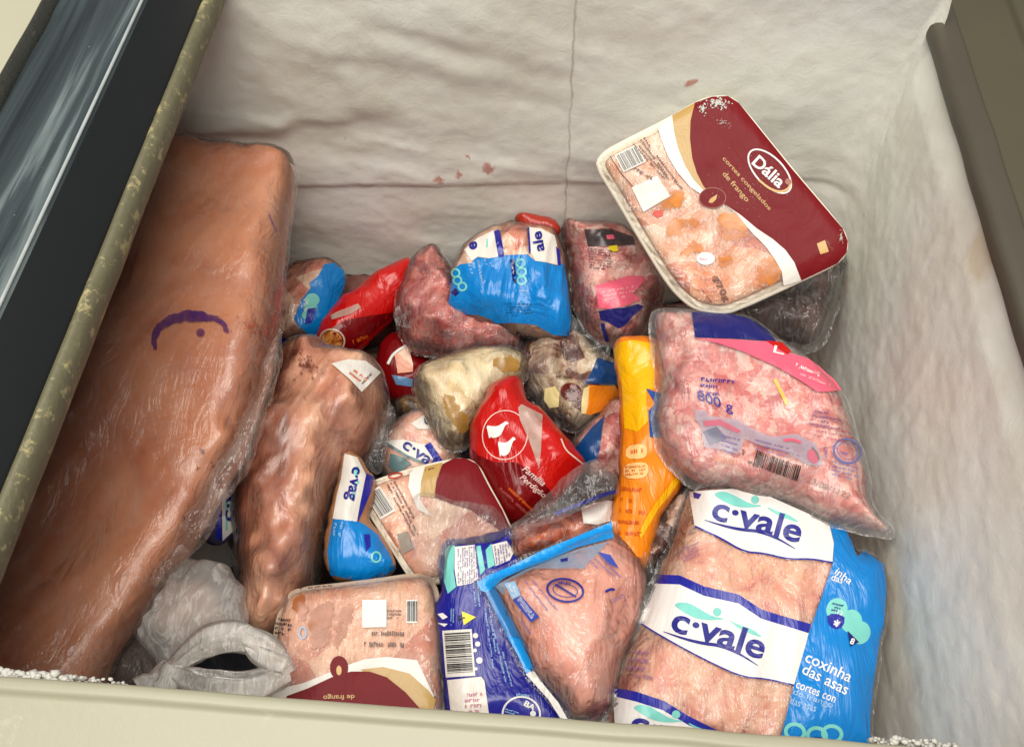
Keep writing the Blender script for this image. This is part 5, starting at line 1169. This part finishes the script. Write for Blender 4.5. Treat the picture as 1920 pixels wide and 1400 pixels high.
# frost crumbs on the label
def dusting(p, spots, seed, mat, name='frost_dust'):
    rnd = random.Random(seed); Q = []
    for (c, rx, ry, n, s0, s1) in spots:
        for _ in range(n):
            a = rnd.uniform(0, 6.28); r = rnd.gauss(0, 0.5); q = np.array([c[0] + rx * r * math.cos(a), c[1] + ry * r * math.sin(a)])
            s = rnd.uniform(s0, s1); b = rnd.uniform(0, 3.1)
            for k in range(4): Q.append(q + s * rnd.uniform(.5, 1.2) * np.array([math.cos(b + k * 1.571), math.sin(b + k * 1.571)]))
    o = p.quads(Q, mat, name, 0.0016); tag(o, kind='stuff')
ICE = m_simple('loose_frost', srgb(190, 188, 180), 0.6, 60, 0.06, 0.4)
dusting(p, [(z2((730, 130))[0], 26, 12, 150, 0.6, 2.4), (z2((650, 160))[0], 10, 14, 60, 0.6, 2.0), (z2((760, 240))[0], 24, 10, 40, 0.4, 1.2), (z2((1420, 880))[0], 6, 16, 50, 0.4, 1.4), (z2((900, 600))[0], 120, 100, 70, 0.3, 0.8)], 5, ICE)

# ------------------------------------------------------------------ pork slab, carrier bag, dark bag on the left
p = Pack('dark_bag', 'dark grey plastic bag crumpled under the pork slab by the front rim', 'plastic bag',
         y1((40, 760), (80, 640), (190, 540), (300, 560), (380, 660), (400, 800), (330, 900), (100, 880)), 0.0, 0.03, 0.03, camk=0.1, seed=33, lump=(0.008, 0.02), wr=(0.004, 0.015, 0.8, 3))
p.body(m_plastic('dark_grey_bag', srgb(86, 76, 72), 0.35, 60, 0.5), 'film')

MILK = m_film('white_carrier_film', 0.42, 0.50, tint=(0.95, 0.94, 0.92, 1), wscale=60, wstr=0.3, rough=0.3, hcol=(0.95, 0.93, 0.89, 1), rot=0.4, refl=0.6)
p = Pack('carrier_bag', 'knotted white translucent carrier bag with meat inside beside the pork slab', 'plastic bag',
         y1((200, 520), (260, 300), (360, 200), (440, 150), (600, 160), (700, 190), (760, 300), (785, 420), (780, 520), (680, 600), (560, 660), (440, 720), (385, 740), (340, 690), (280, 620)), 0.010, 0.034, 0.06, camk=0.1, seed=34, lump=(0.006, 0.035), wr=(0.002, 0.012, 1.0, 5), rad=(311, 1254, 0.006, 10), edge=0.004)
p.body(m_meat('pale_meat', [(0.3, srgb(150, 110, 96)), (0.7, srgb(186, 146, 128))], 18, 3), 'meat', 0.016, 0.006); p.body(MILK, 'bag_body')
HANDLE = m_film('white_handle_film', 0.24, 0.6, tint=(0.95, 0.94, 0.92, 1), wscale=90, wstr=0.12, rough=0.3, hcol=(0.95, 0.93, 0.89, 1), rot=1.2, refl=0.6)
def ribbon(pk, line, ws, z, mat, name, thick=0.0015, seed=0):
    "gathered plastic handle: flattened, wrinkled tube along a path"
    L = chaikin(line, 3, False); L = resample(L, 6, False); N = len(L)
    zz = np.interp(np.linspace(0, 1, N), np.linspace(0, 1, len(z)), z); C = np.vstack([atz(l, q) for l, q in zip(L, zz)])
    w = np.interp(np.linspace(0, 1, N), np.linspace(0, 1, len(ws)), ws)
    T = np.gradient(C, axis=0); T /= np.linalg.norm(T, axis=1)[:, None]
    S = np.cross(T, np.array([0, -0.3, 1.0])); S /= np.linalg.norm(S, axis=1)[:, None]; U = np.cross(S, T)
    M = 22; V = []; Fc = []
    for i in range(N):
        for k in range(M):
            a = 2 * math.pi * k / M; rr = 1 + 0.12 * math.sin(a * 9 + i * 0.05) + 0.2 * math.sin(a * 5 + seed + 2.0 * float(vn(np.array([i * 0.08]), np.array([0.3]), seed)[0]))
            V.append(C[i] + S[i] * math.cos(a) * w[i] * 0.5 * rr + U[i] * math.sin(a) * (thick + w[i] * 0.12) * rr)
    for i in range(N - 1):
        for k in range(M): Fc.append((i * M + k, i * M + (k + 1) % M, (i + 1) * M + (k + 1) % M, (i + 1) * M + k))
    return mesh_obj(name, V, Fc, mat, pk.root, origin=pk.org)
ribbon(p, y1((390, 715), (480, 640), (600, 560), (740, 535), (860, 570), (950, 640), (1020, 740)), (0.008, 0.013, 0.018, 0.018, 0.015, 0.016, 0.010), (0.050, 0.055, 0.06, 0.06, 0.06, 0.056, 0.05), HANDLE, 'bag_handle', seed=1)
ribbon(p, y1((390, 715), (500, 780), (640, 815), (780, 815), (900, 790), (1025, 750)), (0.008, 0.016, 0.020, 0.018, 0.018, 0.010), (0.050, 0.052, 0.055, 0.055, 0.055, 0.05), HANDLE, 'bag_handle', seed=3)
ribbon(p, y1((1000, 700), (900, 660), (830, 620), (790, 570)), (0.013, 0.015, 0.012, 0.006), (0.056, 0.058, 0.058, 0.058), HANDLE, 'bag_handle', seed=5)
ribbon(p, y1((400, 690), (370, 740), (340, 800), (270, 860)), (0.012, 0.016, 0.026, 0.030), (0.052, 0.05, 0.05, 0.05), HANDLE, 'bag_handle', seed=7)

p = Pack('pork_slab', 'large film wrapped slab of pork side with a purple ink stamp', 'meat',
         [(-330, 1010), (-180, 700), (0, 420), (120, 300), (230, 262), (310, 264), (400, 276), (480, 286), (530, 296), (562, 316), (556, 370), (548, 430), (538, 520), (530, 600), (520, 680), (492, 770), (470, 830), (430, 910), (385, 980), (345, 1050), (300, 1110), (265, 1170), (230, 1230), (195, 1300), (170, 1360), (0, 1360), (-250, 1330), (-330, 1200)],
         0.060, 0.040, 0.036, camk=0.10, n=(0.05, -0.10, 1), B=0.05, seed=35, it=1, lump=(0.006, 0.10), fl=0.0, wr=(0.0006, 0.02, 1.0, 5), power=0.8, grow=0.0, edge=0.0012, rvar=0.35,
         dents=((200, 900, 0.07, -0.012), (430, 330, 0.05, -0.006), (100, 1050, 0.05, -0.006)), grid=0.003)
p.body(SKIN, 'meat', 0.004, 0.0018); p.body(WRAP, 'stretch_film')
p.fill(y2((712, 1035), (708, 970), (735, 915), (800, 872), (880, 858), (960, 862), (1030, 888), (1078, 940), (1070, 975), (1045, 930), (1000, 908), (920, 906), (830, 915), (765, 940), (738, 985), (735, 1035)), m_wash('purple_stamp_ink', srgb(84, 46, 110)[:3], 0.66, var=1.8, sc=45), 'ink_stamp', 0.0008, 1, ragged=4); p.oval(y2((940, 960))[0], 8, 8, m_wash('purple_stamp_faint', srgb(96, 50, 104)[:3], 0.6), lift=0.0008, name='ink_stamp'); p.strip(y2((1262, 405), (1280, 450), (1300, 490)), 2, m_wash('purple_stamp_ink', srgb(84, 46, 110)[:3], 0.66, var=1.8, sc=45), 'ink_stamp', 0.0008)
dusting(p, [(y2((1180, 930))[0], 44, 26, 130, 0.5, 1.8), (y2((1250, 960))[0], 14, 20, 60, 0.5, 1.8)], 11, m_wash('blood_fleck', srgb(170, 66, 40)[:3], 0.7), 'blood_flecks')
dusting(p, [(y3((950, 215))[0], 5, 8, 26, 0.8, 3.0), (y3((1005, 290))[0], 6, 9, 30, 0.8, 3.2), (y3((865, 525))[0], 7, 10, 30, 0.8, 3.0), (y3((930, 300))[0], 3, 8, 14, 0.6, 2.2)], 12, m_wash('dark_blood', srgb(120, 62, 48)[:3], 0.6), 'blood_flecks')
dusting(LEG, [(y5((600, 200))[0], 30, 26, 90, 0.8, 4.0), (y5((520, 120))[0], 14, 10, 30, 0.8, 3.0)], 13, m_wash('dark_blood', srgb(120, 62, 48)[:3], 0.6), 'blood_flecks')
# loose wrap along its right edge
q = Pack('loose_film', 'loose crinkled stretch film hanging off the right edge of the pork slab', 'film',
         [(534, 600), (522, 700), (498, 785), (482, 825), (476, 860), (430, 925), (392, 990), (350, 1052), (326, 1080), (296, 1106), (284, 1100), (300, 1060), (338, 1000), (378, 930), (420, 850), (462, 770), (500, 670)], 0.080, 0.010, 0.014, camk=0.2, n=(0.3, -0.1, 1), B=0.002, seed=36, wr=(0.004, 0.012, 1.0, 2), edge=0.004, grow=0.001)
q.body(WRAPL, 'film')
